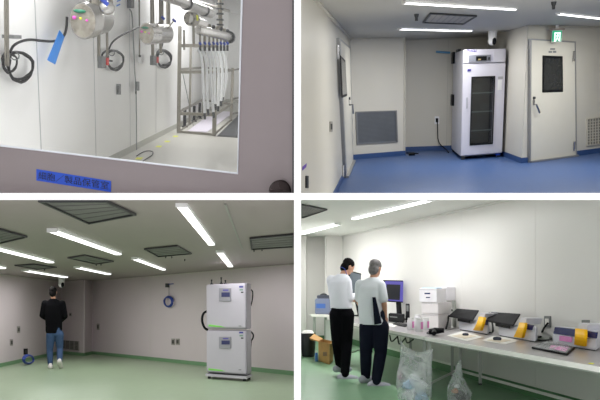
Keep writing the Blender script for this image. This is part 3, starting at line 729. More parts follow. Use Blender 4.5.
# ============================================================ ROOM 3: green floor, stacked incubators, walking person
m_w3 = mat('pinkish_grey_clean_panel', (208, 197, 200), rough=.5, var=.012, scale=1)
m_f3 = mat('pale_green_sheet_floor', (148, 167, 138), rough=.35, var=.03, scale=6)
m_c3 = mat('greenish_grey_ceiling', (150, 140, 137), rough=.5, var=.01)
m_base3 = mat('green_cove_base', (112, 150, 112), rough=.5)
m_trim3 = mat('pinkish_joint_cover', (206, 200, 196), rough=.5)
m_perf = mat('dark_perforated_panel', (104, 103, 100), rough=.6, var=.15, scale=2)
m_perfbar = mat('perforated_panel_seam', (90, 90, 88), rough=.6)
m_perfr = mat('dark_panel_rim', (44, 44, 46), rough=.5)
lampm3 = lamp('lamp_room_three', 2.5)
r = R3
a0, a1 = r.at(0, 367), r.at(60.5, 353.6)
f1 = r.at(84, 355.9); f2 = r.at(92.4, 354); g1 = r.at(293, 375.4)
gg = ext(f2, g1, 1.08)
shell(r, [ext(a0, a1, -2.2), a1, f1, f2, gg], ['wall_left', 'wall_alcove', 'wall_column', 'wall_long'], m_w3, m_f3, m_c3, base=m_base3, base_h=.09)
for p in (f1, f2): struct(r, 'trim_1', MB().tube([p+V((0, 0, .09)), p+V((0, 0, r.ceil))], .015, 8), m_w3)
for a, c in ((f2, gg), (ext(a0, a1, -2), a1)):
    n = r.nrm(a, c)
    struct(r, 'trim_1', MB().prism([p+V((0, 0, r.ceil-.001)) for p in (a, c, c+n*.05, a+n*.05)], (0, 0, -.025)), m_trim3)
for x in (150, 232): seam(r, x, f2, gg, m_trim3, y=330)

def bat3(p, q, wid, label, group=None, drop=.045, **k):
    wid *= .95
    dz = drop*.8; a, c = r.ce(*p, dz), r.ce(*q, dz); a.z = c.z = r.ceil
    return tube_light(r, a, c, wid, 'ceiling_light', label, lampm3, m_white, drop=drop, group=group)
bat3((52.5, 231.6), (118, 254.4), .1, 'glowing batten lamp on the green-floored room ceiling beside the largest dark panel')
bat3((-8, 248), (50.5, 262.5), .12, 'glowing batten lamp between the edge-cut dark panel and the small camera')
bat3((-30, 261), (2.4, 268.3), .13, 'batten lamp of which only a short glowing end shows beside the side wall')
bat3((25, 271), (65, 277.4), .14, 'glowing batten lamp on the ceiling directly above the walking person')
bat3((77, 267.8), (108.5, 274.4), .12, 'short glowing batten lamp on the ceiling just behind the small diamond-shaped dark panel')
bat3((134.5, 259.2), (163.5, 269.8), .09, 'short glowing batten lamp in front of the long wall and hanging blue coil')
bat3((181.5, 206.5), (211.5, 244.8), .085, 'big glowing batten lamp pointing straight toward the stacked incubators', drop=.035)
bat3((219.5, 252.5), (230.5, 266.6), .1, 'small glowing batten lamp on the ceiling directly above the stacked incubators', drop=.04)
def cvent3(pts, label): return cvent(r, pts, label, m_perf, m_perfr, bars=5, m_bar=m_perfbar)
cvent3([(38, 199), (88.7, 222.3), (136.5, 213), (106, 199)], 'largest dark perforated ceiling panel at the top of the green-floored room')
cvent3([(-25, 233), (-3, 243), (27.5, 235.6), (-1, 227.5)], 'dark perforated ceiling panel cut by the wall-side edge of the view')
cvent3([(67.5, 257), (96, 263.4), (113.8, 260.6), (85, 254.2)], 'small diamond-shaped dark ceiling panel behind the first batten lamp')
cvent3([(14.5, 264.6), (37, 268.6), (57, 266.6), (34, 263.3)], 'thin sliver-like dark ceiling panel above the walking person')
cvent3([(144, 248), (158, 255.8), (192, 252.8), (177.5, 244.6)], 'dark ceiling panel in the middle of the ceiling, between two batten lamps')
cvent3([(249.5, 237), (251, 248.6), (293.6, 245.8), (293.6, 233)], 'dark ceiling panel beyond the incubators, cut by the partition')
P = [r.ce(224, 203), r.ce(241.5, 248)]; s = V((.018, 0, 0))
solo(r, 'ceiling_rail', MB().prism([P[0]-V((0, 0, .003)), P[1]-V((0, 0, .003)), P[1]+s-V((0, 0, .003)), P[0]+s-V((0, 0, .003))], (0, 0, -.012)), mat('rail_grey', (150, 152, 144)), 'thin straight rail on the ceiling beside the big batten lamp', 'rail')
for i, (x, y) in enumerate(((165.8, 257.5), (171.8, 257.5), (184.8, 260.2), (254, 251), (262, 250.3), (44.5, 269.8), (96.3, 264.9), (101, 264.7))):
    c = r.ce(x, y-1); k = c.y/FPX
    solo(r, 'sprinkler', MB().tube([c, c-V((0, 0, .6*k)), c-V((0, 0, 1.7*k))], [.9*k, .5*k, .7*k], 8), m_dark,
         ['dark sprinkler below the middle dark ceiling panel, farther from the incubators', 'dark sprinkler below the middle dark ceiling panel, nearer the incubators', 'lone dark sprinkler near the long wall beyond the middle panel', 'dark sprinkler by the partition-side panel, nearer the big batten', 'dark sprinkler by the partition-side panel, nearer the partition',
          'dark sprinkler beside the sliver-like ceiling panel', 'dark sprinkler behind the diamond-shaped panel, nearer the person', 'dark sprinkler behind the diamond-shaped panel, farther from the person'][i], 'sprinkler', smooth=True)
camera_dome(r, 61.5, 277.8, 'small white dome camera hanging in the corner above the walking person', sc=.75)

# wall fittings
m_plate = mat('plate_ivory', (150, 146, 140)); m_pdk = mat('plate_slot', (60, 58, 56))
plate(r, 171.6, 338.6, 175.2, 345, f2, gg, 'outlet on the long wall under the blue coil, farther from the incubators', m_plate, m_pdk)
plate(r, 176.2, 338.6, 179.8, 345, f2, gg, 'outlet on the long wall under the blue coil, nearer the incubators', m_plate, m_pdk)
plate(r, 97, 323.6, 99.6, 330, f2, gg, 'grey switch on the long wall beside the column', m_plate, m_pdk, 'wall_switch', 'switch')
plate(r, 16.9, 326.2, 19.8, 333, a0, a1, 'upper grey outlet on the side wall near the view edge', m_plate, m_pdk)
plate(r, 9.8, 339.2, 12.6, 345.6, a0, a1, 'lower grey outlet on the side wall near the view edge', m_plate, m_pdk)
plate(r, 69.4, 312.6, 72, 316.4, a1, f1, 'tiny pale switch on the alcove wall behind the walking person', mat('plate_pale', (176, 172, 168)), m_pdk, 'wall_switch', 'switch')
plate(r, 23.6, 348.6, 27.4, 354.6, a0, a1, 'black socket box low on the side wall above the small blue coil', m_black, m_dark)
grille(r, [(61, 348), (79.4, 350.8), (79.4, 341.2), (61, 340)], a1, f1, 'grey louvred grille low on the alcove wall behind the person', mat('grille_dk3', (104, 102, 98), rough=.6), mat('grille_bar3', (150, 146, 140), rough=.5), rows=6, cols=4)
m_bluehose = mat('blue_air_hose', (50, 72, 150), rough=.4, var=.1)
def hose_coil(a, c, x, y, rx, ry, label, hook, off=.06):
    n = r.nrm(a, c); t = (c-a).normalized(); p = r.on(x, y, a, c, off); k = p.y/FPX
    e = r.on(x+1, y, a, c, off)-p
    T = Thing(r, 'hose_coil', label, 'hose', p)
    P = []
    for i in range(71):
        an = 2*math.pi*i/20; q = 1-.03*math.sin(i*.7)-.05*(i//20); P.append(p+e*rx*q*math.cos(an)+V((0, 0, k*ry*q*math.sin(an)))+n*(.012*i/20))
    T.part('hose', MB().tube(P, k*.7, 7), m_bluehose, smooth=True)
    T.part('tie', MB().tube([p+V((0, 0, k*ry*1.1)), p+V((0, 0, k*ry*.75))], k*1.0, 8), m_black)
    if hook:
        h = r.on(hook[0], hook[1], a, c, .04)
        T.part('hanging_line', MB().tube([p+V((0, 0, k*ry)), h], k*.25, 6), m_grey)
        T.part('hook_plate', MB().prism([r.on(u, v, a, c) for u, v in rect(hook[0]-1.6, hook[1]-2, hook[0]+.6, hook[1]+2)], n*.06), m_dark)
        T.part('hook_arm', MB().tube([h+V((0, 0, k*1.2)), h+V((0, 0, k*1.4))+e*4.4], k*.5, 6), m_bluehose)
    return T
hose_coil(f2, gg, 169, 301.6, 4.3, 5.2, 'blue hose coil hanging high on the long wall', (168.9, 285.4))
hose_coil(a0, a1, 27.8, 359.4, 5.2, 4.2, 'blue hose coil low on the side wall at the floor', None, off=.45)

# stacked incubators on a wheeled stand
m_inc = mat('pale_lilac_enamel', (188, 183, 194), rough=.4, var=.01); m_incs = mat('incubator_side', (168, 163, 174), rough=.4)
m_lime = mat('lime_green_print', (130, 215, 90), rough=.5)
FLi, FRi, BRi = r.at(206.6, 378.6), r.at(246.6, 381.6), r.at(251.6, 379.2)
eu, ed = FRi-FLi, BRi-FRi
def I(u, v, z): return FLi+eu*u+ed*v+V((0, 0, z))
def iz(u, y): return r.zat(FLi+eu*u, y)
T = Thing(r, 'wheeled_stand', 'low wheeled stand carrying the two stacked incubators', 'stand', FLi)
zst = iz(0, 373.6)
T.part('deck', MB().bx((-.01, -.1, zst-.045), (1.01, 1.05, zst), lambda p: I(*p)), m_inc)
T.part('painted_shadow_bar', MB().bx((.02, .02, zst), (.98, .98, zst+.01), lambda p: I(*p)), m_dark)  # dark bar stands in for the shade between deck and incubator
for u in (.06, .94):
    for v in (.08, .9):
        c = I(u, v, 0); b = MB().tube([c+V((-.03, 0, .045)), c+V((.03, 0, .045))], .044, 14); w_ = T.part('caster', b, m_dark, smooth=True)
        T.part('caster_fork', MB().bx((c.x-.045, c.y-.02, .05), (c.x+.045, c.y+.02, zst-.04)), m_white, parent=w_)
def incubator(ytl, ybl, lab, ptop, pbot):
    z0, z1 = iz(0, ybl), iz(0, ytl)
    T = Thing(r, 'incubator', lab, 'incubator', I(0, 0, z0))
    Hh = z1-z0; bv = .012
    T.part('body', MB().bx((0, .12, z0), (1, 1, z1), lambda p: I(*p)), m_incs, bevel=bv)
    d = T.part('door', MB().bx((.0, 0, z0+.02), (1, .115, z1-.005), lambda p: I(*p)), m_inc, bevel=.02)
    e = V((0, 0, 1))
    def px_(x, y, o=0.):   # picture spot on the door's front
        p = r.on(x, y, FLi, FRi, o); return p
    n = r.nrm(FLi, FRi)
    def fq_(x0, y0, x1, y1, o, s=.04): return [px_(x0, y1, o), px_(x1, y1+(x1-x0)*s, o), px_(x1, y0+(x1-x0)*s, o), px_(x0, y0, o)]
    cp = T.part('control_panel', MB().prism(fq_(219.4, ptop, 231.4, pbot, 0, 0), n*.02), mat('panel_silver', (150, 148, 156), rough=.45), bevel=.006)
    hh = pbot-ptop
    T.part('display', MB().prism(fq_(221.6, ptop+hh*.32, 229.8, ptop+hh*.66, .02, 0), n*.004), mat('display_blue', (50, 54, 100), rough=.3), parent=cp, label='dark blue display')
    T.part('panel_lettering', MB().prism(fq_(223, ptop+hh*.1, 228.4, ptop+hh*.2, .02, 0), n*.003), mat('print_violet', (90, 80, 170)), parent=cp)
    T.part('green_stripe', MB().prism([px_(208.6, ybl-2.4, .001), px_(225.5, ybl-1.3, .001), px_(221, ybl-2.8, .001), px_(208.6, ybl-4.4, .001)], n*.003), m_lime, parent=d, label='lime green printed swoosh')
    T.part('badge', MB().prism(fq_(239.2, ytl+1.6, 243.2, ytl+3.2, .001, 0), n*.003), mat('badge_navy', (50, 50, 140)), parent=d)
    T.part('badge', MB().prism(fq_(239.6, ytl+4.6, 243, ytl+6.2, .001, 0), n*.003), mat('badge_green', (120, 150, 130)), parent=d)
    T.part('badge', MB().prism(fq_(241, ytl+7.2, 243.4, ytl+8.6, .001, 0), n*.003), m_dark, parent=d)
    T.part('door_handle', MB().prism(fq_(239, ybl-3.2, 241.2, ybl-2.4, .001, 0), n*.01), m_grey, parent=d)
    return T, z0, z1
T1_, _, zt1 = incubator(284.4, 328.8, 'pale incubator on top of the stack in the green-floored room', 288.2, 301.4)
T2_, _, _ = incubator(330.2, 372.6, 'pale incubator at the bottom of the stack on the wheeled stand', 336.8, 348.4)
for i, (u, v, h) in enumerate(((.08, .4, 5), (.33, .4, 7), (.42, .5, 4))):
    c = I(u, v, zt1); k = c.y/FPX
    T1_.part('top_valve', MB().tube([c, c+V((0, 0, h*k*.5)), c+V((0, 0, h*k))], [1.1*k, .5*k, .9*k], 8).tube([c+V((-1.6*k, 0, k*.6)), c+V((1.6*k, 0, k*.6))], .6*k, 6), m_black)
def xc(T, pts, label, rp=.9, dv=.5):
    Y = I(0, dv, 0).y; P = [r.dep(x, y, Y) for x, y in pts]
    T.part('side_cable', MB().tube(P, rp*Y/FPX, 8, smooth=3), m_black, smooth=True, label=label)
xc(T1_, [(208, 311), (203.6, 312.5), (201.8, 318), (202.6, 324), (205, 328.6), (208, 330)], 'black bundled cable at the side', 1.2)
xc(T1_, [(251, 289.6), (253, 291.5), (252.4, 300), (250.8, 306)], 'black cable at the side', .6, .9)
xc(T2_, [(250.6, 331.6), (253.4, 334), (253.2, 338), (251, 341)], 'black cable at the side', .8, .9)
xc(T2_, [(251.6, 340), (250.6, 352), (250.8, 364)], 'black cable at the side', .4, .9)

# ------------------------------------------------------------ people
def person(room, base, label, scale, pose, mats, hold=None):
    """pose in metres about the base: x right, y away from the camera, z up; scale makes the pose units metres"""
    def Q(p): return base+V((p[0]*scale, p[1]*scale, p[2]*scale))
    def QL(l): return [Q(p) for p in l]
    s = scale
    T = Thing(room, 'person', label, 'person', base)
    hd = pose['head']; hc = Q(hd)
    yaw, bow = pose.get('yaw', 0), pose.get('bow', 0)   # yaw: 0 looks away (+y), + turns to picture right
    fwd = V((math.sin(yaw)*math.cos(bow), math.cos(yaw)*math.cos(bow), -math.sin(bow)))
    side = V((math.cos(yaw), -math.sin(yaw), 0)); up = side.cross(fwd)
    H = lambda a, b_, c: hc+(side*a+fwd*b_+up*c)*s
    b = MB()
    # skull, jaw, neck
    def ell(c, ra, rb, rc, n=18, m=12, mb=None):
        mb = mb or b; t = MB().ball((0, 0, 0), 1, n, m); mb.add([H(*c)+(side*p.x*ra+fwd*p.y*rb+up*p.z*rc)*s for p in t.v], t.f)
    ell((0, 0, .02), .074, .094, .098); ell((0, .03, -.05), .055, .065, .07)
    ell((0, .098, -.012), .012, .02, .022)                   # nose
    ell((0, .088, -.06), .024, .012, .009)                   # mouth
    for sg in (-1, 1): ell((.076*sg, -.005, -.005), .012, .02, .032); ell((.03*sg, .082, .012), .014, .012, .009)
    nk = Q(pose['neck']); b.limb([H(0, -.015, -.05), nk], [.052*s, .055*s])
    L = lambda pts, rs, mb=b: mb.limb(QL(pts), [q*s for q in rs])
    ch, pv = pose['chest'], pose['pelvis']
    L([pose['neck'], ch, pose['waist'], tuple(V(pv)+V((0, 0, .04)))], [.055, .085, .08, .08])
    for k in ('l', 'r'):
        sh, el, wr = pose['sh'+k], pose['el'+k], pose['wr'+k]
        L([ch, sh, el, wr], [.07, .05, .04, .028])
        # hand: palm and five fingers curling
        d = (V(wr)-V(el)).normalized(); hdv = V(pose.get('hand'+k, tuple(d))).normalized()
        sd = hdv.cross(V((0, 0, 1))); sd = sd.normalized() if sd.length > .1 else V((1, 0, 0)); dn_ = sd.cross(hdv)
        pm = V(wr)+hdv*.05
        L([wr, tuple(pm)], [.028, .034]); L([tuple(pm-sd*.018), tuple(pm+sd*.018)], [.026, .026])
        for fi, (o, ln) in enumerate(((-.03, .062), (-.01, .075), (.01, .07), (.029, .055))):
            f0 = pm+sd*o+hdv*.025; f1 = f0+hdv*ln*.55-dn_*.006; f2_ = f1+(hdv*.6-dn_*.8).normalized()*ln*.5
            L([tuple(f0), tuple(f1), tuple(f2_)], [.0095, .009, .008])
        t0 = V(wr)+hdv*.03-sd*.03; t1_ = t0-sd*.025+hdv*.03-dn_*.01; t2 = t1_+hdv*.03
        L([tuple(t0), tuple(t1_), tuple(t2)], [.012, .011, .009])
        hp, kn, an = pose['hp'+k], pose['kn'+k], pose['an'+k]
        L([tuple(V(pv)+V((0, 0, .04))), tuple(V(hp)*.96+V(kn)*.04), kn, an], [.08, .07, .05, .038])
    body = T.part('body', b, mats['skin'], remesh=.009*s, relax=2)
    # hair
    hb = MB(); ell((0, -.022, .05), .085, .1, .083, mb=hb); ell((0, -.045, -.025), .082, .066, .092, mb=hb)
    for i in range(26):
        a = i*2.4; q = .3+.6*((i*7) % 10)/10
        ell((.07*math.cos(a)*q, -.03+.075*math.sin(a)*q, .115-.045*q*q), .022, .026, .018, 8, 6, mb=hb)
    for sg in (-1, 1): ell((.07*sg, .01, .04), .016, .03, .03, 8, 6, mb=hb)
    T.part('hair', hb, mats['hair'], remesh=.01*s, relax=1, label=mats.get('hairlab'))
    # top: torso and sleeves
    tb = MB()
    def torso(pt, rx, ry, tilt=0.):
        return pt, rx, ry
    secs = pose['torso']; n = 24; rings = []
    for (px_, py_, pz_, rx, ry, yw) in secs:
        ca, sa = math.cos(yw), math.sin(yw)
        rings += [Q((px_+rx*math.cos(2*math.pi*i/n)*ca+ry*math.sin(2*math.pi*i/n)*sa, py_-rx*math.cos(2*math.pi*i/n)*sa+ry*math.sin(2*math.pi*i/n)*ca, pz_)) for i in range(n)]
    fs = [tuple(range(n-1, -1, -1)), tuple((len(secs)-1)*n+i for i in range(n))]
    for j in range(len(secs)-1): fs += [(j*n+i, j*n+(i+1) % n, (j+1)*n+(i+1) % n, (j+1)*n+i) for i in range(n)]
    tb.add(rings, fs)
    for k in ('l', 'r'):
        sh, el, wr = V(pose['sh'+k]), V(pose['el'+k]), V(pose['wr'+k])
        if pose['sleeve'] == 'long':
            L([tuple(V(ch)*.4+sh*.6), tuple(sh), tuple(el), tuple(el+(wr-el)*.86)], [.085, .078, .062, .047], tb)
        else:
            L([tuple(V(ch)*.4+sh*.6), tuple(sh), tuple(sh+(el-sh)*.72)], [.085, .08, .074], tb)
    T.part('top', tb, mats['top'], remesh=.011*s, relax=3, label=mats.get('toplab'))
    # trousers
    pb = MB(); wst = V(pose['waist'])
    pvx = V(pv)
    tw = pose.get('tw', 1.)
    L([tuple(pvx+V((-.045, 0, .1))), tuple(pvx+V((-.05, 0, -.02)))], [.112, .115], pb); L([tuple(pvx+V((.045, 0, .1))), tuple(pvx+V((.05, 0, -.02)))], [.112, .115], pb)
    for k in ('l', 'r'):
        hp, kn, an = V(pose['hp'+k]), V(pose['kn'+k]), V(pose['an'+k])
        L([tuple(hp), tuple(hp*.5+kn*.5), tuple(kn), tuple(kn*.5+an*.5), tuple(an)], [.108*tw, .095*tw, .078*tw, .072*tw, .058*tw], pb)
    T.part('trousers', pb, mats['trousers'], remesh=.012*s, relax=2, label=mats.get('troulab'))
    # shoes
    for k in ('l', 'r'):
        an = V(pose['an'+k]); fd = V(pose['foot'+k]).normalized(); sdv = V((-fd.y, fd.x, 0))
        sole = an+V((0, 0, -.055 if 'sole'+k not in pose else -pose['sole'+k]))
        sb = MB(); L([tuple(sole-fd*.07+V((0, 0, .012))), tuple(sole+fd*.06+V((0, 0, .008))), tuple(sole+fd*.17)], [.055, .058, .046], sb)
        L([tuple(sole-fd*.045+V((0, 0, .03))), tuple(sole-fd*.03+V((0, 0, .06)))], [.045, .043], sb)
        so = T.part('shoe', sb, mats['shoe'], remesh=.01*s, relax=1)
        zb0 = min(v.co.z for v in so.data.vertices)
    return T, Q, H
m_skin = mat('skin', (196, 148, 122), rough=.55, var=.04)
m_hair = mat('black_hair', (14, 12, 12), spec=.1, rough=.8, var=.2, bump=.3)
m_blackknit = mat('black_knit', (8, 8, 11), spec=.1, rough=.95, var=.1, bump=.2)
m_jean = mat('blue_denim', (60, 80, 112), rough=.9, spec=.2, var=.08, scale=20)
m_shoe = mat('white_canvas_shoe', (215, 210, 208), rough=.7)
base = r.at(53.5, 368.5)
k3 = base.y/FPX; u_ = lambda x, y: ((x-53.5)*k3/S3, 0, 0)
def uv(x, y, dy=0.): return ((x-53.3)*k3/S3, dy, (368.3-y)*k3/S3)
S3 = 1.
pz = dict(neck=uv(52.8, 302.6), head=uv(52.5, 296.2, .0), yaw=.05, bow=.12, chest=uv(53.2, 311, 0), waist=uv(53.8, 326, 0), pelvis=uv(54.3, 334, 0),
    shl=uv(45.2, 306.5), ell=uv(42.6, 318, .02), wrl=uv(48, 323.5, .26), shr=uv(60.8, 306.8), elr=uv(63.6, 319, .02), wrr=uv(59, 323.5, .26),
    hpl=uv(50.6, 336), knl=uv(49.6, 351, .05), anl=uv(50.4, 364.6, 0), hpr=uv(58.2, 336), knr=uv(58.6, 350, .08), anr=uv(59.6, 361, -.15),
    footl=(-.15, 1, 0), footr=(.05, .8, -.55), sleeve='long', tw=.98,
    torso=[(*uv(53.6, 335), .18, .12, 0), (*uv(53.4, 332.4), .19, .125, 0), (*uv(53.4, 326), .19, .125, 0), (*uv(53, 316), .2, .13, 0), (*uv(53, 308.5), .205, .12, 0), (*uv(52.9, 304.6), .15, .085, 0), (*uv(52.8, 302.2), .075, .07, 0)])
person(r, base, 'person in a black sweater and jeans walking away toward the corner', S3, pz,
       dict(skin=m_skin, hair=m_hair, top=m_blackknit, trousers=m_jean, shoe=m_shoe, toplab='black long-sleeved sweater', troulab='blue jeans'))
# ============================================================ ROOM 4: work benches with instruments, two people
m_w4 = mat('bright_white_panel', (226, 224, 220), rough=.4, var=.008, scale=1)
m_f4 = mat('green_sheet_floor', (130, 170, 134), rough=.4, var=.03, scale=5)
m_c4 = mat('white_ceiling', (214, 216, 210), rough=.5, var=.01)
m_base4 = mat('dark_green_cove_base', (84, 132, 88), rough=.45)
m_steel_top = mat('bench_top_steel', (176, 172, 172), rough=.3, metal=.35, var=.05, scale=3)
m_edge = mat('bench_edge_highlight_white', (244, 242, 238), rough=.35, metal=.1)  # near-white paints a highlight onto the steel front edge; rails share it
m_leg4 = mat('bench_leg_steel', (168, 172, 166), rough=.4, metal=.3)
m_yellow = mat('amber_yellow_plastic', (252, 192, 12), rough=.45, spec=.2)
m_navy = mat('navy_screen', (34, 42, 98), rough=.25, var=.05)
m_iw = mat('instrument_white', (222, 222, 230), rough=.4, var=.01)
m_lid = mat('matte_black_lid', (24, 24, 27), rough=.6, var=.08, spec=.15)
m_paper = mat('paper_white', (238, 236, 230), rough=.7)
m_card = mat('cardboard', (190, 146, 88), rough=.8, var=.05, scale=12)
m_pinkl = mat('pink_label', (226, 140, 200), rough=.6)
lampm4 = lamp('lamp_room_four', 4.)
r = R4
k0, k1 = r.at(343, 341.8), r.at(592, 414)
kk = ext(k0, k1, 1.6)
q1 = r.at(325.5, 342.4)
shell(r, [r.at(280, 344), r.at(306, 342.6), r.at(306.5, 341), r.at(325, 340.6), q1, k0, kk],
      ['wall_left', 'wall_jamb', 'wall_recess', 'wall_jamb', 'wall_column', 'wall_bench'], m_w4, m_f4, m_c4, base=m_base4, base_h=.13)
m_trim4 = mat('white_joint_cover', (214, 213, 208), rough=.5)
for p in (k0, q1): struct(r, 'trim_1', MB().tube([p+V((0, 0, .13)), p+V((0, 0, r.ceil))], .02, 8), m_trim4)
n4 = r.nrm(k0, k1)
struct(r, 'trim_1', MB().prism([p+V((0, 0, r.ceil-.001)) for p in (k0, kk, kk+n4*.04, k0+n4*.04)], (0, 0, -.03)), m_trim4)
for x in (461, 535, 390): seam(r, x, k0, k1, m_w4, y=300, z0=.13, th=.002)
def bat4(p, q, wid, label, drop=.045, **k):
    wid *= .75
    dz = drop*.8; a, c = r.ce(*p, dz), r.ce(*q, dz); a.z = c.z = r.ceil
    return tube_light(r, a, c, wid, 'ceiling_light', label, lampm4, m_white, drop=drop, **k)
bat4((354.5, 219), (430, 200.6), .13, 'long glowing batten lamp on the ceiling above the grey-haired person')
bat4((301.5, 234.2), (337.6, 224.6), .15, 'glowing batten lamp on the ceiling beside the partition above the printer')
for i, (x, Y) in enumerate(((1.95, 5.95),)):  # extra lamp added out of view to brighten the bench room
    tube_light(r, V((x, Y, 2.0)), V((x+.15, Y+1., 2.0)), .3, 'ceiling_light', 'added batten lamp brightening the near end of the bench room, out of view', lampm4, m_white, group='added out of view battens, bench room')
cvent(r, [(301.6, 217), (305, 216.4), (327.5, 208.6), (301.6, 203.4)], 'dark perforated ceiling panel at the partition corner of the bench room', m_perf, m_perfr)

# benches
ZT = .76
def tz(x, y, dz=0.): return r.at(x, y, ZT+dz)
def backx(x, off=.06):
    p = r.on(x, 320, k0, k1, off); return V((p.x, p.y, ZT))
def bench(label, fl, fr, bl, br, legs, rails=(), green=False):
    T = Thing(r, 'work_bench', label, 'bench', V((fl.x, fl.y, 0)))
    T.part('bench_top', MB().prism([fl, fr, br, bl], (0, 0, -.012)), m_steel_top)
    e = MB()
    d = V((0, 0, -.045))
    nf = (fr-fl).cross(V((0, 0, 1))).normalized()*.012
    if nf.y > 0: nf = -nf
    e.prism([fl+V((0, 0, .002)), fr+V((0, 0, .002)), fr+nf+V((0, 0, .002)), fl+nf+V((0, 0, .002))], d)
    T.part('front_edge', e, m_edge, label='front edge with its highlight painted pale')
    T.part('apron', MB().prism([fl-nf*2+V((0, 0, -.013)), fr-nf*2+V((0, 0, -.013)), br+V((0, -.1, -.013)), bl+V((0, -.1, -.013))], (0, 0, -.05)), m_leg4)
    for p in legs:
        g = T.part('leg', MB().bx((p.x-.022, p.y-.022, .02), (p.x+.022, p.y+.022, ZT-.062)), m_leg4)
        T.part('foot', MB().tube([V((p.x, p.y, 0)), V((p.x, p.y, .022))], .025, 10), m_dark, parent=g)
    for a, c, z in rails:
        T.part('rail', MB().box(V((a.x, a.y, z)), V((c.x-a.x, c.y-a.y, 0)), (0, .04, 0), (0, 0, .035)), m_edge)
    return T
fl2, fr2 = tz(425.3, 336.9), tz(640, 374)
bl2, br2 = backx(458.5), backx(656)
def lerp(a, b, t): return a*(1-t)+b*t
def under(a, b, c, d, u, v): return lerp(lerp(a, b, u), lerp(d, c, u), v)
g = lambda u, v: under(fl2, fr2, br2, bl2, u, v)
pr = tz(598.5, 367.8); ur = (pr-fl2).length/(fr2-fl2).length
L2 = [g(.012, .06), g(ur, .06), g(.03, .93), g(.18, .93), g(ur+.04, .93)]
bench('steel-topped bench carrying the three white and yellow instruments', fl2, fr2, bl2, br2, L2,
      [(L2[0], L2[2], .13), (L2[2], L2[4], .1)])
fl1, fr1 = tz(343, 321.2), tz(424.6, 336.6)
bl1, br1 = backx(372), backx(457.6)
g1_ = lambda u, v: under(fl1, fr1, br1, bl1, u, v)
L1 = [g1_(.02, .06), g1_(.978, .06), g1_(.02, .93), g1_(.97, .93), g1_(.55, .93)]
bench('steel-topped bench carrying the monitor, white boxes and bottles', fl1, fr1, bl1, br1, L1, [(L1[0], L1[2], .13), (L1[2], L1[3], .16)])

# instruments
def zt(p, y): return r.zat(V((p.x, p.y, 0)), y)
def instrument(label, FL, FR, dpx, ytl, ytr, yel, scr, lid=None, bluetop=None, arm=None, pink=None):
    o, a = tz(*FL), tz(*FR); eu = a-o; ed = tz(FL[0]+dpx[0], FL[1]+dpx[1])-o
    T = Thing(r, 'bench_instrument', label, 'instrument', o)
    hl, hr = zt(o, ytl)-ZT, zt(a, ytr)-ZT
    P = lambda u, v, z: o+eu*u+ed*v+V((0, 0, z))
    h = lambda u: hl*(1-u)+hr*u
    # profile: upright front, gently sloping top
    def blk(u0, u1, s=1., v1=1., z0=.012):
        b = MB(); pr_ = [(0, z0), (0, .62*s), (.18, .86*s), (.42, 1.*s), (v1, 1.*s), (v1, z0)]
        A = [P(u0, v, z if z == z0 else h(u0)*z) for v, z in pr_]; B_ = [P(u1, v, z if z == z0 else h(u1)*z) for v, z in pr_]
        n = len(A); b.add(A+B_, [tuple(range(n)), tuple(range(2*n-1, n-1, -1))]+[(i, n+i, n+(i+1) % n, (i+1) % n) for i in range(n)]); return b
    T.part('body', blk(0, 1), m_iw, bevel=.008)
    T.part('foot_plate', MB().bx((.03, .05, .001), (.97, .95, .012), lambda p: P(*p)), m_dark)
    def face(x, y, off=.006):   # picture spot on the front face
        return r.on(x, y, o, a, off)
    nf = r.nrm(o, a)
    (x0, y0), (x1, y1), (x2, y2), (x3, y3) = yel       # TL TR BR BL
    N = 7; L_, R_ = [], []
    for i in range(N):
        t = i/(N-1); bulge = .03+.05*math.sin(math.pi*min(1, t*1.0))
        L_.append(face(x0+(x3-x0)*t**1.4, y0+(y3-y0)*t, bulge)); R_.append(face(x1+(x2-x1)*t**1.4, y1+(y2-y1)*t, bulge))
    b = MB()
    for i in range(N-1): b.prism([L_[i], R_[i], R_[i+1], L_[i+1]], -nf*.035)
    T.part('yellow_band', b, m_yellow, label='amber yellow curved band')
    sq = [face(x, y, .012) for x, y in scr]
    T.part('touch_screen', MB().prism(sq, -nf*.02), m_navy, label='dark blue touch screen')
    if arm:
        q = [face(x, y, -.02) for x, y in arm]; T.part('arm', MB().prism(q, -nf*.2), m_iw)
    if bluetop:
        q = [face(x, y, .01) for x, y in bluetop]; T.part('blue_lid', MB().prism(q, -nf*.06), m_navy, label='dark blue lid', bevel=.004)
    if pink:
        q = [face(x, y, .014) for x, y in pink]; T.part('pink_note', MB().prism(q, -nf*.006), m_pinkl)
    if lid:
        # BL BR TR TL in the picture; front edge near, back edge further
        Y = (o.y+a.y)/2
        e1 = (a-o).y/max(1e-6, FR[0]-FL[0])
        dy = lambda x: Y-.12+(x-(FL[0]+FR[0])/2)*e1
        q = [r.dep(lid[0][0], lid[0][1], dy(lid[0][0])), r.dep(lid[1][0], lid[1][1], dy(lid[1][0])), r.dep(lid[2][0], lid[2][1], dy(lid[1][0])+.35), r.dep(lid[3][0], lid[3][1], dy(lid[0][0])+.35)]
        l_ = T.part('lid', MB().prism(q, (0, 0, -.022)), m_lid, label='flat black lid', bevel=.006)
        f = frame4(*q); b = MB()
        for kx in (.06, .94): b.prism([f(kx-.015, .04), f(kx+.015, .04), f(kx+.015, .96), f(kx-.015, .96)], (0, 0, .008))
        c = (q[0]+q[1])/2; T.part('lid_block', MB().prism([lerp(q[0], q[1], .4)+V((0, .03, -.0225)), lerp(q[0], q[1], .9)+V((0, .03, -.0225)), lerp(q[0], q[1], .9)+V((0, .2, -.0225)), lerp(q[0], q[1], .4)+V((0, .2, -.0225))], (0, 0, -.035)), m_lid)
    return T
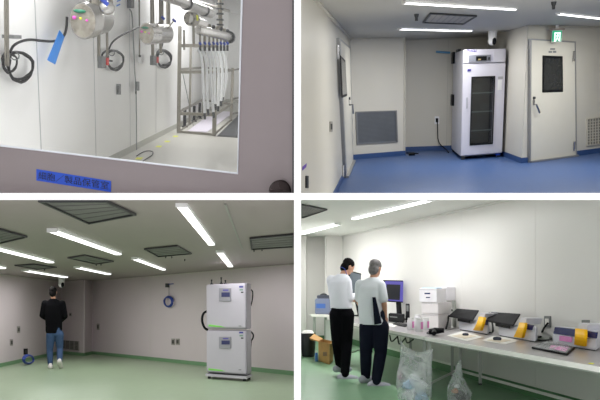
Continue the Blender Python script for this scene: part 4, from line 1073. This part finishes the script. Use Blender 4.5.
instrument('white instrument with raised black lid standing next to the white boxes', (459, 330), (487.6, 335), (2.4, -.9), 319.6, 321.4,
           [(478.6, 316.6), (483.6, 317.4), (480.2, 330.8), (472.8, 330.2)], [(481.6, 324), (486.4, 325), (487, 320), (483, 319)],
           lid=[(448.4, 315.6), (473, 319.8), (479, 310), (457, 308.4)], arm=[(478, 318), (484, 318.6), (485.4, 313.4), (480.6, 312.8)])
instrument('white instrument with raised black lid, middle one of the three', (498.5, 336), (535.6, 342.6), (2.4, -.9), 324, 327.4,
           [(519, 322.4), (524.8, 323), (521.6, 338), (513.4, 337)], [(523.4, 328.6), (530.8, 330.2), (532.6, 325.2), (525.6, 323.8)],
           lid=[(485.6, 320), (513.4, 325), (520.4, 313.6), (491.4, 311.8)], arm=[(519, 323.6), (525, 324.4), (527, 318.4), (521.4, 317.4)])
instrument('white instrument with closed blue lid and pink note beside the bagged tray', (552.8, 344.6), (596.4, 351.6), (5, -2.2), 328, 331,
           [(575.2, 328.4), (584.6, 329.6), (583.6, 346.4), (574, 344.6)], [(585.6, 337), (595.2, 338.4), (596.2, 332.4), (587, 330.8)],
           arm=[(576.6, 330), (585.6, 331), (588, 324.6), (579.4, 322.8)], bluetop=[(553, 333.6), (574.6, 336.6), (575.6, 329.4), (554.6, 327)],
           pink=[(559, 340.6), (571.4, 342.4), (571.6, 337.2), (559.4, 335.6)])

# mats with dark pads
def slab4(name, label, cat, pts, th, m, z=0., **k):
    return solo(r, name, MB().prism([tz(x, y, z+.001) for x, y in pts], (0, 0, th)), m, label, cat, **k)
m_cream = mat('cream_paper', (222, 210, 190), rough=.7)
slab4('paper_sheet', 'white paper sheet under the dark pad in front of the first black-lidded instrument', 'paper', [(447, 335.6), (467, 341.2), (483, 337.4), (474, 334.4), (462, 331.4)], .003, m_paper)
slab4('paper_sheet', 'white paper sheet under the dark pad in front of the middle instrument', 'paper', [(482, 340.4), (505, 344.6), (519, 340.6), (504, 337), (493, 336.2)], .003, m_paper)
slab4('paper_pad', 'small cream paper lying on the white sheet by the first instrument', 'paper', [(452, 336), (465, 338.8), (476, 336.4), (464, 333.6)], .003, m_cream, .004)
slab4('paper_pad', 'small cream paper lying on the white sheet by the middle instrument', 'paper', [(487, 340.2), (500, 342.6), (511, 340.6), (498, 338.2)], .003, m_cream, .004)
for x, y, s, l in ((465.4, 335.2, 3.3, 'small dark rounded pouch on the papers by the first instrument'), (497, 339.8, 4.4, 'small dark rounded pouch on the papers by the middle instrument')):
    c = tz(x, y, .012); k = c.y/FPX
    solo(r, 'dark_pouch', MB().limb([c+V((-s*.5*k, 0, s*.25*k)), c+V((s*.5*k, 0, s*.2*k))], [s*.38*k, s*.45*k]).ball(c+V((0, 0, s*.35*k)), s*.5*k, 12, 8, (1.3, .8, .7)), mat('slate_cloth', (52, 58, 74), rough=.7), l, 'pouch', smooth=True)
# bagged tray
T = Thing(r, 'bagged_tray', 'dark tray wrapped in clear plastic with pink paper beside the blue-lidded instrument', 'tray', tz(550, 350))
tq = [tz(531.5, 348.8), tz(567.5, 356), tz(575, 348.8), tz(545.5, 344)]
T.part('tray', MB().prism([p+V((0, 0, .001)) for p in tq], (0, 0, .02)), m_lid, bevel=.004)
T.part('pink_paper', MB().prism([tz(x, y, .024) for x, y in ((549, 348.4), (566, 351.8), (569, 347.6), (551, 345.4))], (0, 0, .004)), m_pinkl, label='pink paper')
b = MB(); f = frame4(*tq); N = 9; vs = []
for j in range(N):
    for i in range(N):
        u, v = i/(N-1), j/(N-1); hh = .03+.035*math.sin(math.pi*u)*math.sin(math.pi*v)+.018*random.random()
        if i in (0, N-1) or j in (0, N-1): hh = .022
        vs.append(f(u*.94+.02, v*.94+.02)+V((0, 0, hh)))
b.add(vs, [(j*N+i, j*N+i+1, (j+1)*N+i+1, (j+1)*N+i) for j in range(N-1) for i in range(N-1)])
def film(name, amt, gl=.12, c=(.85, .87, .9)):
    m = bpy.data.materials.new(name); m.use_nodes = True; nt = m.node_tree; bs = nt.nodes['Principled BSDF']
    bs.inputs['Base Color'].default_value = (*c, 1); bs.inputs['Roughness'].default_value = .25
    t = nt.nodes.new('ShaderNodeBsdfTransparent'); mx = nt.nodes.new('ShaderNodeMixShader')
    nz = nt.nodes.new('ShaderNodeTexNoise'); nz.inputs['Scale'].default_value = 5; nz.inputs['Detail'].default_value = 4; nz.inputs['Distortion'].default_value = 1.2
    tc = nt.nodes.new('ShaderNodeTexCoord'); nt.links.new(tc.outputs['Object'], nz.inputs['Vector'])
    mr = nt.nodes.new('ShaderNodeMapRange'); mr.inputs[1].default_value = .35; mr.inputs[2].default_value = .7; mr.inputs[3].default_value = amt*.5; mr.inputs[4].default_value = min(1, amt*1.7)
    nt.links.new(nz.outputs['Fac'], mr.inputs[0]); nt.links.new(mr.outputs[0], mx.inputs[0])
    nt.links.new(t.outputs[0], mx.inputs[1]); nt.links.new(bs.outputs[0], mx.inputs[2]); nt.links.new(mx.outputs[0], nt.nodes['Material Output'].inputs[0]); return m
T.part('plastic_wrap', b, film('clear_wrap', .35), smooth=True)
slab4('yellow_sticker', 'tiny yellow sticker on the bench top near its front edge', 'sticker', [(588, 363.6), (592.5, 364.4), (594.5, 363.4), (590, 362.8)], .002, m_yel)
# cables on the bench
def ccoil(pts, rp, label, z=.02):
    P = [tz(x, y, z) for x, y in pts]; return solo(r, 'cable', MB().tube(P, rp, 7, smooth=3), m_black, label, 'cable', smooth=True)
pp = []
for i in range(36):
    a = i*2*math.pi/14; pp.append((543.6+7.6*math.cos(a)*(1-.06*(i//14)), 338.6+2.2*math.sin(a)*(1-.1*(i//14))))
ccoil(pp, .011, 'black cable coiled on the bench between the middle and blue-lidded instruments')
plate(r, 544.8, 316, 551.2, 327.4, k0, k1, 'steel outlet plate on the white wall above the coiled cable', m_grey, m_paper)
plate(r, 582.4, 320, 590, 331.6, k0, k1, 'steel outlet plate on the white wall behind the blue-lidded instrument', m_grey, m_paper)
a_ = r.on(548, 323, k0, k1, .03); e1 = r.on(543.6, 328, k0, k1, .1); e2 = tz(541, 335, .03)
solo(r, 'power_cable', MB().tube([a_, e1, e2], .012, 7, smooth=3), m_black, 'black power cable running from the wall outlet down to the coil', 'cable', smooth=True)
P = [tz(488, 332.6, .02), tz(494, 333, .02), r.on(491, 316, k0, k1, .12), r.on(489, 313, k0, k1, .12)]
solo(r, 'power_cable', MB().tube(P, .012, 7, smooth=3), m_black, 'thin black cable behind the middle instrument lid', 'cable', smooth=True)
P = [tz(446, 328.6, .02), r.on(449, 318, k0, k1, .3), r.on(447, 312, k0, k1, .3), r.on(452, 310, k0, k1, .2)]
solo(r, 'power_cable', MB().tube(P, .014, 7, smooth=3), m_black, 'black cable curling up beside the white boxes', 'cable', smooth=True)

# white boxes stacked
m_box = mat('white_card_box', (232, 230, 234), rough=.6); m_box2 = mat('white_card_box_plain', (226, 222, 222), rough=.6)
def cbox(label, FL, FR, BR, yb, yt, m, extra=None, name='white_box'):
    o, a, c = tz(*FL), tz(*FR), tz(*BR); z0 = (zt(a, yb) if yb else ZT+.001); z1 = zt(a, yt)
    T = Thing(r, name, label, 'box', V((o.x, o.y, z0)))
    q = [V((p.x, p.y, z0)) for p in (o, a, c, o+c-a)]
    T.part('carton', MB().prism(q, (0, 0, z1-z0)), m, bevel=.006)
    nf = r.nrm(o, a)
    T.part('lid_seam', MB().prism([lerp(q[0], q[1], .01)+V((0, 0, (z1-z0)*.9))+nf*.001, lerp(q[0], q[1], .99)+V((0, 0, (z1-z0)*.9))+nf*.001, lerp(q[0], q[1], .99)+V((0, 0, (z1-z0)*.93))+nf*.001, lerp(q[0], q[1], .01)+V((0, 0, (z1-z0)*.93))+nf*.001], nf*.002), mat('seam_grey', (180, 178, 180)))
    return T, q, z1, nf
bF, bR, bB = (421.4, 327.2), (438.4, 329.4), (451.6, 327.9)
Tb, _, _, _ = cbox('white box at the bottom of the stack beside the bottles', bF, bR, bB, None, 314.6, m_box2)
Tb, _, _, _ = cbox('white box in the middle of the stack beside the bottles', bF, bR, bB, 314.4, 302.8, m_box2)
Tb, q, z1, nf = cbox('white box with lettering on top of the stack, wider than those below', (419.2, 327), (436.8, 329.2), (446.4, 327.9), 302.6, 288.6, m_box)
for (x0, y0, x1, y1) in ((424.6, 292.8, 430.2, 294.2), (426, 297, 430, 298)):
    Tb.part('print', MB().prism([r.on(x, y, q[0], q[1], .001) for x, y in rect(x0, y0, x1, y1)], nf*.002), m_navy)
c0 = q[0]+V((0, 0, z1-q[0].z)); e1, e2 = (q[1]-q[0]), (q[2]-q[1])
solo(r, 'paper_sheet', MB().prism([c0+e1*.1+e2*.1, c0+e1*.9+e2*.2, c0+e1*.8+e2*.9, c0+e1*.0+e2*.7], (0, 0, .012)), mat('bluish_paper', (176, 204, 232), rough=.6), 'bluish paper lying on top of the white box stack', 'paper')
T = Thing(r, 'wall_box', 'white equipment box fixed to the wall behind the stacked boxes', 'box', r.on(451, 300, k0, k1))
T.part('case', MB().prism(wq(r, rect(446.6, 287, 455.6, 300.4), k0, k1), n4*.16), m_box, bevel=.01)
T.part('conduit', MB().tube(wq(r, [(454.2, 300.6), (454.6, 328)], k0, k1, .06), .03, 8), m_leg4)
# bottles
for i, (x, y, h, w_, l) in enumerate(((417.3, 326.6, 12, 3.0, 'white bottle at the rear of the bottle cluster against the boxes'), (410.6, 330, 12, 3.5, 'white bottle nearest to the monitor in the bottle cluster'),
                                 (419, 331.6, 13.4, 4.0, 'big white bottle with a pink label at the front of the cluster'), (425.6, 330.2, 12.4, 3.5, 'white bottle of the cluster beside the dark cable tool'))):
    c = tz(x, y); k = c.y/FPX; w_ *= k; h *= k
    T = Thing(r, 'white_bottle', l, 'bottle', c, 'white bottles on the bench')
    T.part('bottle', MB().tube([c+V((0, 0, .001)), c+V((0, 0, h*.06)), c+V((0, 0, h*.78)), c+V((0, 0, h*.86))], [w_*.94, w_, w_, w_*.86], 20), m_box, smooth=True)
    T.part('cap', MB().tube([c+V((0, 0, h*.862)), c+V((0, 0, h))], w_*.84, 20), m_white, smooth=True)
    if i:
        b = MB()
        for j in range(4):
            a0_, a1_ = -1.1+j*.28, -1.1+(j+1)*.28
            g2 = lambda a, z: c+V((w_*1.01*math.cos(a), w_*1.01*math.sin(a), z))
            b.add([g2(a0_, h*.2), g2(a1_, h*.2), g2(a1_, h*.72), g2(a0_, h*.72)], [(0, 1, 2, 3)])
        T.part('label', b, m_pinkl)
T = Thing(r, 'cable_tool', 'dark handheld tool with a cable on the bench in front of the white boxes', 'tool', tz(436, 331))
a, c = tz(429, 331.2, .045), tz(444, 330.4, .06)
T.part('handle', MB().tube([a, a+(c-a)*.4, c], [.03, .045, .03], 10), m_lid, smooth=True)
T.part('grip', MB().tube([a+(c-a)*.35, tz(434, 333.4, .035)], .03, 8), m_lid, smooth=True)
P = [tz(x, y, .012) for x, y in ((429.5, 331.6), (426, 333.2), (431, 334), (437, 333))]
T.part('cord', MB().tube(P, .01, 6, smooth=2), m_black)

# monitor and desk things
def monitor(label, quad, Y0, dY, stand, face_m, win=None, lit=True):
    q = [r.dep(x, y, Y0+dY*i) for (x, y), i in zip(quad, (0, 1, 1, 0))]   # BL BR TR TL
    T = Thing(r, 'monitor', label, 'monitor', tz(*stand))
    n = (q[1]-q[0]).cross(q[3]-q[0]).normalized(); n = -n if n.y > 0 else n
    c = sum(q, V((0, 0, 0)))/4
    T.part('case', MB().prism(q, -n*.05), m_lid, bevel=.008)
    inn = [c+(p-c)*.9+n*.001 for p in q]
    s = T.part('screen', MB().prism(inn, n*.003), face_m, label='lit violet blue screen' if lit else None)
    if win:
        f = frame4(*inn); (u0, v0, u1, v1) = win
        T.part('dark_window', MB().prism([f(u0, v0)+n*.004, f(u1, v0)+n*.004, f(u1, v1)+n*.004, f(u0, v1)+n*.004], n*.003), lamp('screen_dark', .02, (.5, .6, .8), .01), parent=s)
    sb = tz(*stand); top = lerp(q[0], q[1], .62)+V((0, .08, 0))
    T.part('stand', MB().tube([sb+V((0, 0, .02)), V((top.x, top.y, top.z+.06))], .05, 10), m_lid)
    T.part('stand_base', MB().tube([sb+V((0, 0, .001)), sb+V((0, 0, .02))], .2, 20), m_lid)
    return T
monitor('black monitor with a violet screen beside the grey-haired person', [(384.4, 301.4), (406.4, 303), (408, 280.6), (383.8, 280)], 13.2, .3, (399.5, 319.4), lamp('screen_violet', .55, (.2, .17, .8), .02), (.06, .06, .7, .84))
monitor('grey-blue monitor seen between the two people', [(346, 292), (359.8, 295.6), (361.4, 273.6), (350, 270.6)], 14.6, .3, (360, 316), mat('matte_screen_grey', (108, 120, 132), rough=.35), None, False)
def tbox(name, label, cat, x0, x1, yb, yt, m, depth=.3, dz=0., bev=.008, parts=()):
    a, c = tz(x0, yb), tz(x1, yb+(x1-x0)*.1); z1 = zt(a, yt); d = V((0, depth, 0))
    T = Thing(r, name, label, cat, a)
    T.part('case', MB().prism([a+V((0, 0, .001)), c+V((0, 0, .001)), c+d+V((0, 0, .001)), a+d+V((0, 0, .001))], (0, 0, z1-ZT)), m, bevel=bev)
    return T, a, c, z1
T, a, c, z1 = tbox('computer_case', 'low black computer case on the bench under the violet monitor', 'computer', 388.5, 403.5, 321.6, 313.6, m_lid)
nf = r.nrm(a, c); T.part('drive_slot', MB().prism([lerp(a, c, .1)+V((0, 0, .08))+nf*.001, lerp(a, c, .6)+V((0, 0, .08))+nf*.001, lerp(a, c, .6)+V((0, 0, .1))+nf*.001, lerp(a, c, .1)+V((0, 0, .1))+nf*.001], nf*.003), m_grey)
T, a, c, z1 = tbox('black_device', 'small upright black device on the bench behind the bottles', 'device', 405.6, 409.4, 322.6, 303.8, m_lid, .12)
T.part('slot', MB().prism([lerp(a, c, .2)+V((0, 0, .2))+nf*.001, lerp(a, c, .8)+V((0, 0, .2))+nf*.001, lerp(a, c, .8)+V((0, 0, .3))+nf*.001, lerp(a, c, .2)+V((0, 0, .3))+nf*.001], nf*.003), m_grey)
slab4('paper_sheet', 'white papers lying on the bench beside the grey-haired person', 'paper', [(386, 325.6), (394, 327.4), (398, 325), (390, 323.4)], .006, m_paper)
slab4('keyboard', 'dark keyboard on the bench in front of the low computer case', 'keyboard', [(392.6, 324.8), (405.4, 327.2), (408, 325.6), (395.6, 323.4)], .02, m_lid)
# cables under the bench
for i, (xa, xb, yy) in enumerate(((388, 396, 343), (396, 404, 346), (404, 412, 344))):
    P = [V((tz(xa, 331+i*1.4).x, tz(xa, 331+i*1.4).y+.3, ZT-.08)), r.dep((xa+xb)/2-1, yy, tz(xa, 331).y+.35), V((tz(xb, 332.4+i*1.4).x, tz(xb, 332.4+i*1.4).y+.3, ZT-.08))]
    solo(r, 'hanging_cable', MB().tube(P, .011, 6, smooth=3), m_black, ['black cable sagging below the bench edge beside the grey-haired person', 'black cable sagging below the bench edge, middle loop', 'black cable sagging below the bench edge behind the plastic bag'][i], 'cable', smooth=True)

# far corner: printer on a small cabinet, cartons, bin bag
pf, pr_ = r.at(316.6, 349.6), r.at(330.4, 350.6)
zc = r.zat(pf, 315); dv = V((0, 1.2, 0))
T = Thing(r, 'small_desk', 'small white desk with metal legs carrying the blue-grey printer', 'desk', pf)
T.part('desk_top', MB().prism([V((p.x, p.y, zc-.04)) for p in (pf-V((.12, 0, 0)), pr_+V((.3, 0, 0)), pr_+V((.3, 1.2, 0)), pf+V((-.12, 1.2, 0)))], (0, 0, .04)), m_paper)
T.part('side_panel', MB().prism([V((p.x, p.y, .08)) for p in (pf+V((.14, .3, 0)), pr_+V((0, .3, 0)), pr_+V((0, .34, 0)), pf+V((.14, .34, 0)))], (0, 0, zc-.2)), m_box2)
for p in (pf-V((.06, -.05, 0)), pf+V((.0, 1.1, 0)), pr_+V((.24, .05, 0))): T.part('leg', MB().tube([V((p.x, p.y, 0)), V((p.x, p.y, zc-.041))], .03, 8), m_leg4)
pm = mat('printer_grey_blue', (118, 126, 148), rough=.45)
a, c = r.dep(314.8, 313.8, pf.y+.2), r.dep(330, 314.6, pf.y+.2); a.z = c.z = zc+.001
T = Thing(r, 'printer', 'blue-grey printer on the small white desk by the wall column', 'printer', a)
zp = r.zat(a, 298.6)
T.part('body', MB().prism([a, c, c+V((0, .8, 0)), a+V((0, .8, 0))], (0, 0, zp-zc)), pm, bevel=.02)
T.part('top_cover', MB().prism([lerp(a, c, .08)+V((0, .1, zp-zc)), lerp(a, c, .9)+V((0, .1, zp-zc)), lerp(a, c, .84)+V((0, .6, zp-zc)), lerp(a, c, .14)+V((0, .6, zp-zc))], (0, 0, .07)), mat('printer_dark', (62, 66, 78), rough=.5), bevel=.01)
T.part('blue_panel', MB().prism([lerp(a, c, .1)+V((0, -.001, .14)), lerp(a, c, .7)+V((0, -.001, .14)), lerp(a, c, .7)+V((0, -.001, .24)), lerp(a, c, .1)+V((0, -.001, .24))], (0, -.006, 0)), mat('printer_blue', (60, 100, 170), rough=.4))
T.part('tray', MB().prism([lerp(a, c, .1)+V((0, -.001, .03)), lerp(a, c, .95)+V((0, -.001, .03)), lerp(a, c, .95)+V((0, -.12, .03)), lerp(a, c, .1)+V((0, -.12, .03))], (0, 0, .015)), pm)
P = [r.dep(x, y, a.y+.3) for x, y in ((319, 299), (320.6, 295), (324, 293.8), (327, 295.4), (327.6, 299))]
T.part('handle', MB().tube(P, .022, 8, smooth=2), m_dark)
q = [V((a.x-.1, a.y-.15, zc+.002)), V((c.x-.02, c.y-.15, zc+.002)), V((c.x-.1, c.y-.02, zc+.002)), V((a.x+.05, a.y-.02, zc+.002))]
solo(r, 'paper_sheet', MB().prism(q, (0, 0, .01)), m_paper, 'white paper on the small desk in front of the printer', 'paper')
# open carton
A0, A1, A2 = r.at(318.4, 361), r.at(329.4, 364.6), r.at(333.4, 360.6)
zx = r.zat(A1, 344.4); B0 = A0+A2-A1
T = Thing(r, 'cardboard_box', 'brown cardboard box with open flaps on the green floor behind the white-sleeved person', 'box', A0)
b = MB()
for p, q_ in ((A0, A1), (A1, A2), (A2, B0), (B0, A0)):
    cc = (A0+A2)/2; i0, i1 = lerp(p, cc, .02), lerp(q_, cc, .02); b.prism([p, q_, i1, i0], (0, 0, zx))
b.prism([A0, A1, A2, B0], (0, 0, .02))
T.part('carton', b, m_card)
U_ = V((0, 0, zx))
T.part('flap', MB().prism([A0+U_, A1+U_, A1+U_+V((.02, -.2, .03)), A0+U_+V((-.12, -.2, .05))], (0, 0, .008)), m_card)
T.part('flap', MB().prism([A1+U_, A2+U_, A2+U_+V((.14, .05, .06)), A1+U_+V((.14, -.05, .05))], (0, 0, .008)), m_card)
T.part('flap', MB().prism([B0+U_, A0+U_, A0+U_+V((-.17, 0, .06)), B0+U_+V((-.17, 0, .09))], (0, 0, .008)), m_card)
nf = r.nrm(A0, A1)
T.part('print_mark', MB().prism([r.on(x, y, A0, A1, .001) for x, y in rect(323, 352, 327, 356)], nf*.002), mat('carton_print', (130, 96, 60)))
# blue bottle by the carton
c = r.at(316.4, 361.4); k = c.y/FPX
T = Thing(r, 'spray_bottle', 'small blue and white bottle standing beside the cardboard box', 'bottle', c)
T.part('bottle', MB().tube([c, c+V((0, 0, 8*k)), c+V((0, 0, 9*k))], [1.6*k, 1.6*k, .8*k], 12), mat('sky_blue_plastic', (60, 120, 200), rough=.4), smooth=True)
T.part('cap', MB().tube([c+V((0, 0, 9.02*k)), c+V((0, 0, 11*k))], .9*k, 10), m_white)
# black bin with bag
c = r.at(308, 356.5); k = c.y/FPX; n = 26
def lump(c, prof, seed, wob=.08, n=26):
    rnd = random.Random(seed); ph = [rnd.random()*6 for _ in range(8)]; b = MB(); vs = []
    for j, (z, rx, ry, ox) in enumerate(prof):
        for i in range(n):
            a = 2*math.pi*i/n; w_ = 1+wob*(math.sin(3*a+ph[0]+j*.9)+.7*math.sin(5*a+ph[1]-j*1.3)+.5*math.sin(9*a+ph[2]+j*2.1))*.5
            vs.append(c+V((ox+rx*w_*math.cos(a), ry*w_*math.sin(a), z+wob*rx*.4*math.sin(4*a+ph[3]+j))))
    lowest = min(v.z for v in vs[:n])
    for i in range(n): vs[i].z = c.z+.004
    m = len(prof); fs = [tuple(range(n-1, -1, -1))]
    for j in range(m-1): fs += [(j*n+i, j*n+(i+1) % n, (j+1)*n+(i+1) % n, (j+1)*n+i) for i in range(n)]
    b.add(vs, fs); return b, vs[(m-1)*n:]
T = Thing(r, 'waste_bin', 'black bag-lined waste bin filled with white paper beside the partition', 'bin', c)
b, top = lump(c, [(0, 6.6*k, 6*k, 0), (8*k, 7.2*k, 7*k, 0), (18*k, 7.8*k, 8*k, 0), (24*k, 8.2*k, 8*k, 0)], 3, .05)
T.part('bag', b, mat('black_bin_bag', (34, 36, 40), rough=.35, var=.2, bump=.5), smooth=True)
b, _ = lump(c+V((0, 0, 20*k)), [(0, 6.6*k, 6*k, 0), (4*k, 6.6*k, 6.2*k, 0), (6.4*k, 4.4*k, 4*k, 0), (6.8*k, .6*k, .6*k, 0)], 5, .12)
T.part('crumpled_paper', b, m_paper)

# clear plastic bags standing on the floor
def clear_bag(base_px, prof, spikes, label, fill, filmamt, seed):
    c = r.at(*base_px); k = c.y/FPX
    T = Thing(r, 'plastic_bag', label, 'bag', c)
    P = [(z*k, rx*k, ry*k, ox*k) for z, rx, ry, ox in prof]
    b, top = lump(c, P, seed, .06, 36)
    # pull the rim into peaks
    n = 36; off = len(b.v)-n
    for i in range(n):
        a = 2*math.pi*i/n; 
        for (an, hh, wd, dx) in spikes:
            d = math.atan2(math.sin(a-an), math.cos(a-an)); w_ = math.exp(-(d/wd)**2); b.v[off+i] = b.v[off+i]+V((dx*k*w_, 0, hh*k*w_))
    T.part('film', b, film('bag_film_%d' % seed, filmamt), smooth=True, label='translucent crumpled plastic film')
    for j, (x, z, s, m) in enumerate(fill):
        bb, _ = lump(c+V((x*k, (j % 3-1)*2*k, max(.02, z*k))), [(0, s*.5*k, s*.45*k, 0), (s*.35*k, s*.95*k, s*.8*k, 0), (s*.9*k, s*k, s*.8*k, 0), (s*1.4*k, s*.6*k, s*.5*k, 0), (s*1.6*k, s*.08*k, s*.08*k, 0)], seed*10+j, .25, 16)
        T.part('crumpled_waste', bb, m)
    return T
m_cr = mat('crumpled_white', (226, 230, 234), rough=.5); m_crb = mat('crumpled_pale_blue', (176, 200, 226), rough=.5); m_crg = mat('crumpled_dark', (52, 50, 52), rough=.5); m_crn = mat('crumpled_brown', (178, 130, 100), rough=.6)
clear_bag((414.5, 403.5), [(0, 14, 9, 0), (5, 16.5, 11, 0), (18, 17.5, 12, 0), (30, 17, 12, .5), (40, 15.8, 11, 1), (49, 15.6, 10, 1.4), (52, 15.2, 9.4, 1.6)],
          [(math.pi*.97, 13, .3, -.5), (math.pi*.8, 5, .5, 0), (0.1, 3, .5, .8), (-1.5, -5, .7, 0), (1.57, -2, .6, 0)], 'large translucent plastic bag of crumpled waste standing in front of the bench joint',
          [(-5, 1, 7.5, m_cr), (6, 1, 7, m_crb), (0, 9, 7.5, m_cr), (-6, 14, 6, m_crb), (6, 13, 6.5, m_cr), (0, 20, 6, m_cr), (-8, 4, 2, m_yel)], .33, 7)
clear_bag((459.5, 404), [(0, 9, 6, 0), (4, 11.5, 8, 0), (12, 12, 8, .6), (18, 9.5, 6.5, -1), (25, 6, 4, -1.8), (33, 3.6, 2.4, -1.4), (40, 2, 1.4, -.4), (43, .8, .6, .6)],
          [], 'small knotted plastic bag holding dark crumpled waste under the bench', [(-3, 1, 5, m_crg), (4.5, .5, 5, m_crg), (0, 6, 4.5, m_crg), (5.5, 7, 3, m_crg), (-4, 10, 3.2, m_crn), (-2.5, 15, 2.6, m_cr)], .3, 9)
c = r.at(400.2, 379.6); k = c.y/FPX
T = Thing(r, 'pink_bottle', 'small pink container standing behind the large plastic bag', 'bottle', c)
T.part('bottle', MB().tube([c, c+V((0, 0, 9*k)), c+V((0, 0, 10.5*k))], [2.6*k, 2.6*k, 1.2*k], 14), mat('pink_plastic', (226, 90, 170), rough=.4), smooth=True)
T.part('cap', MB().tube([c+V((0, 0, 10.52*k)), c+V((0, 0, 12.4*k))], 1.2*k, 10), m_white)

# people at the bench
m_shirt = mat('white_knit', (214, 216, 224), rough=.85, var=.02); m_shirt2 = mat('white_polo', (218, 222, 228), rough=.8, var=.02)
m_blackp = mat('black_trouser_cloth', (12, 12, 16), rough=.95, spec=.1); m_navyp = mat('dark_navy_trouser_cloth', (22, 25, 40), rough=.95, spec=.15)
m_grayhair = mat('greying_hair', (112, 108, 108), rough=.6, var=.3, scale=30)
m_shoe4 = mat('pale_lilac_shoe', (186, 183, 198), rough=.7)
by = r.at(341, 377.5); k4 = by.y/FPX
def y4(x, y, dy=0.): return ((x-341)*k4, dy, (377.2-y)*k4)
pose = dict(neck=y4(343.2, 273.6), head=y4(347.4, 265.6, .06), yaw=.95, bow=.62, chest=y4(340, 282, .02), waist=y4(340.6, 299, .02), pelvis=y4(341.4, 310, 0),
    shl=y4(330.6, 279, .02), ell=y4(332.6, 295, .1), wrl=y4(345, 300.6, .3), shr=y4(347, 281, -.02), elr=y4(349.6, 297.6, -.04), wrr=y4(354, 294.6, .14),
    handr=(.35, .6, .35), handl=(.7, .6, .1),
    hpl=y4(336.8, 314), knl=y4(336.4, 341, .05), anl=y4(337.2, 367.6, .25), hpr=y4(346.6, 314), knr=y4(346.4, 342, .05), anr=y4(345.8, 373.6, -.1),
    footl=(.75, .6, -.02), footr=(1, .25, -.02), sleeve='long', tw=1.12,
    torso=[(*y4(341.4, 307.6), .18, .135, .3), (*y4(340.4, 300), .17, .14, .3), (*y4(338.8, 289), .175, .145, .3), (*y4(339, 281), .18, .13, .3), (*y4(340.6, 276.4), .15, .1, .3), (*y4(342.4, 272.6), .07, .07, .3)])
T, Q, H = person(r, by, 'person in a white sweater and black trousers looking down at a red phone', 1., pose,
       dict(skin=m_skin, hair=m_hair, top=m_shirt, trousers=m_blackp, shoe=m_shoe4, toplab='white long-sleeved sweater', troulab='black trousers'))
nk = Q(pose['neck'])
b = MB().tube([H(-.075, -.05, -.07), H(-.04, -.095, -.075), H(.04, -.095, -.075), H(.075, -.05, -.08), H(.08, .05, -.16)], .0055, 6, smooth=2)
T.part('lanyard', b, m_blue, label='blue lanyard around the neck')
hx = Q(pose['wrr'])+V((.045, .045, .06))
solo(r, 'phone', MB().box(hx, (.05, .05, .02), (-.02, .02, .12), (.006, -.006, .004)), mat('red_phone_case', (200, 50, 60), rough=.4), 'red phone held by the person in the white sweater', 'phone')
bo = r.at(375.5, 384.5); ko = bo.y/FPX
def o4(x, y, dy=0.): return ((x-375.5)*ko, dy, (384.3-y)*ko)
pose = dict(neck=o4(373.6, 277), head=o4(375.2, 268.4, .03), yaw=.5, bow=.3, chest=o4(372, 288, .02), waist=o4(372.6, 308, .02), pelvis=o4(374, 322, 0),
    shl=o4(360, 285, .02), ell=o4(358.6, 303, .05), wrl=o4(364, 318, .25), shr=o4(380.4, 285.6, -.03), elr=o4(384.4, 303.5, -.05), wrr=o4(384.6, 317.5, .1),
    handr=(-.1, .7, -.5), handl=(.4, .8, -.1),
    hpl=o4(367.6, 327), knl=o4(365.4, 352, .06), anl=o4(364.6, 377.4, .12), hpr=o4(380.4, 327), knr=o4(380.4, 353, .02), anr=o4(376.6, 381, -.1),
    footl=(.55, .7, -.02), footr=(1, .3, -.02), sleeve='short', tw=1.16,
    torso=[(*o4(372.4, 324.4), .19, .15, .2), (*o4(370.4, 312), .175, .15, .2), (*o4(369.6, 298), .175, .145, .2), (*o4(370, 287), .185, .13, .2), (*o4(372, 281.6), .16, .1, .2), (*o4(373.4, 277.4), .075, .075, .2)])
T, Q, H = person(r, bo, 'grey-haired person in a white short-sleeved shirt and navy trousers standing at the bench', 1., pose,
       dict(skin=m_skin, hair=m_grayhair, top=m_shirt2, trousers=m_navyp, shoe=m_shoe4, toplab='white short-sleeved shirt', troulab='dark navy trousers', hairlab='short greying hair'))

A = [Q(o4(x, y, -.185)) for x, y in ((373.6, 297), (376.4, 297), (379.6, 310), (382.4, 322.6), (375.6, 324), (374.6, 311))]
T.part('side_panel', MB().prism(A, (0, .08, 0)), m_navyp, label='dark side panel of the shirt')
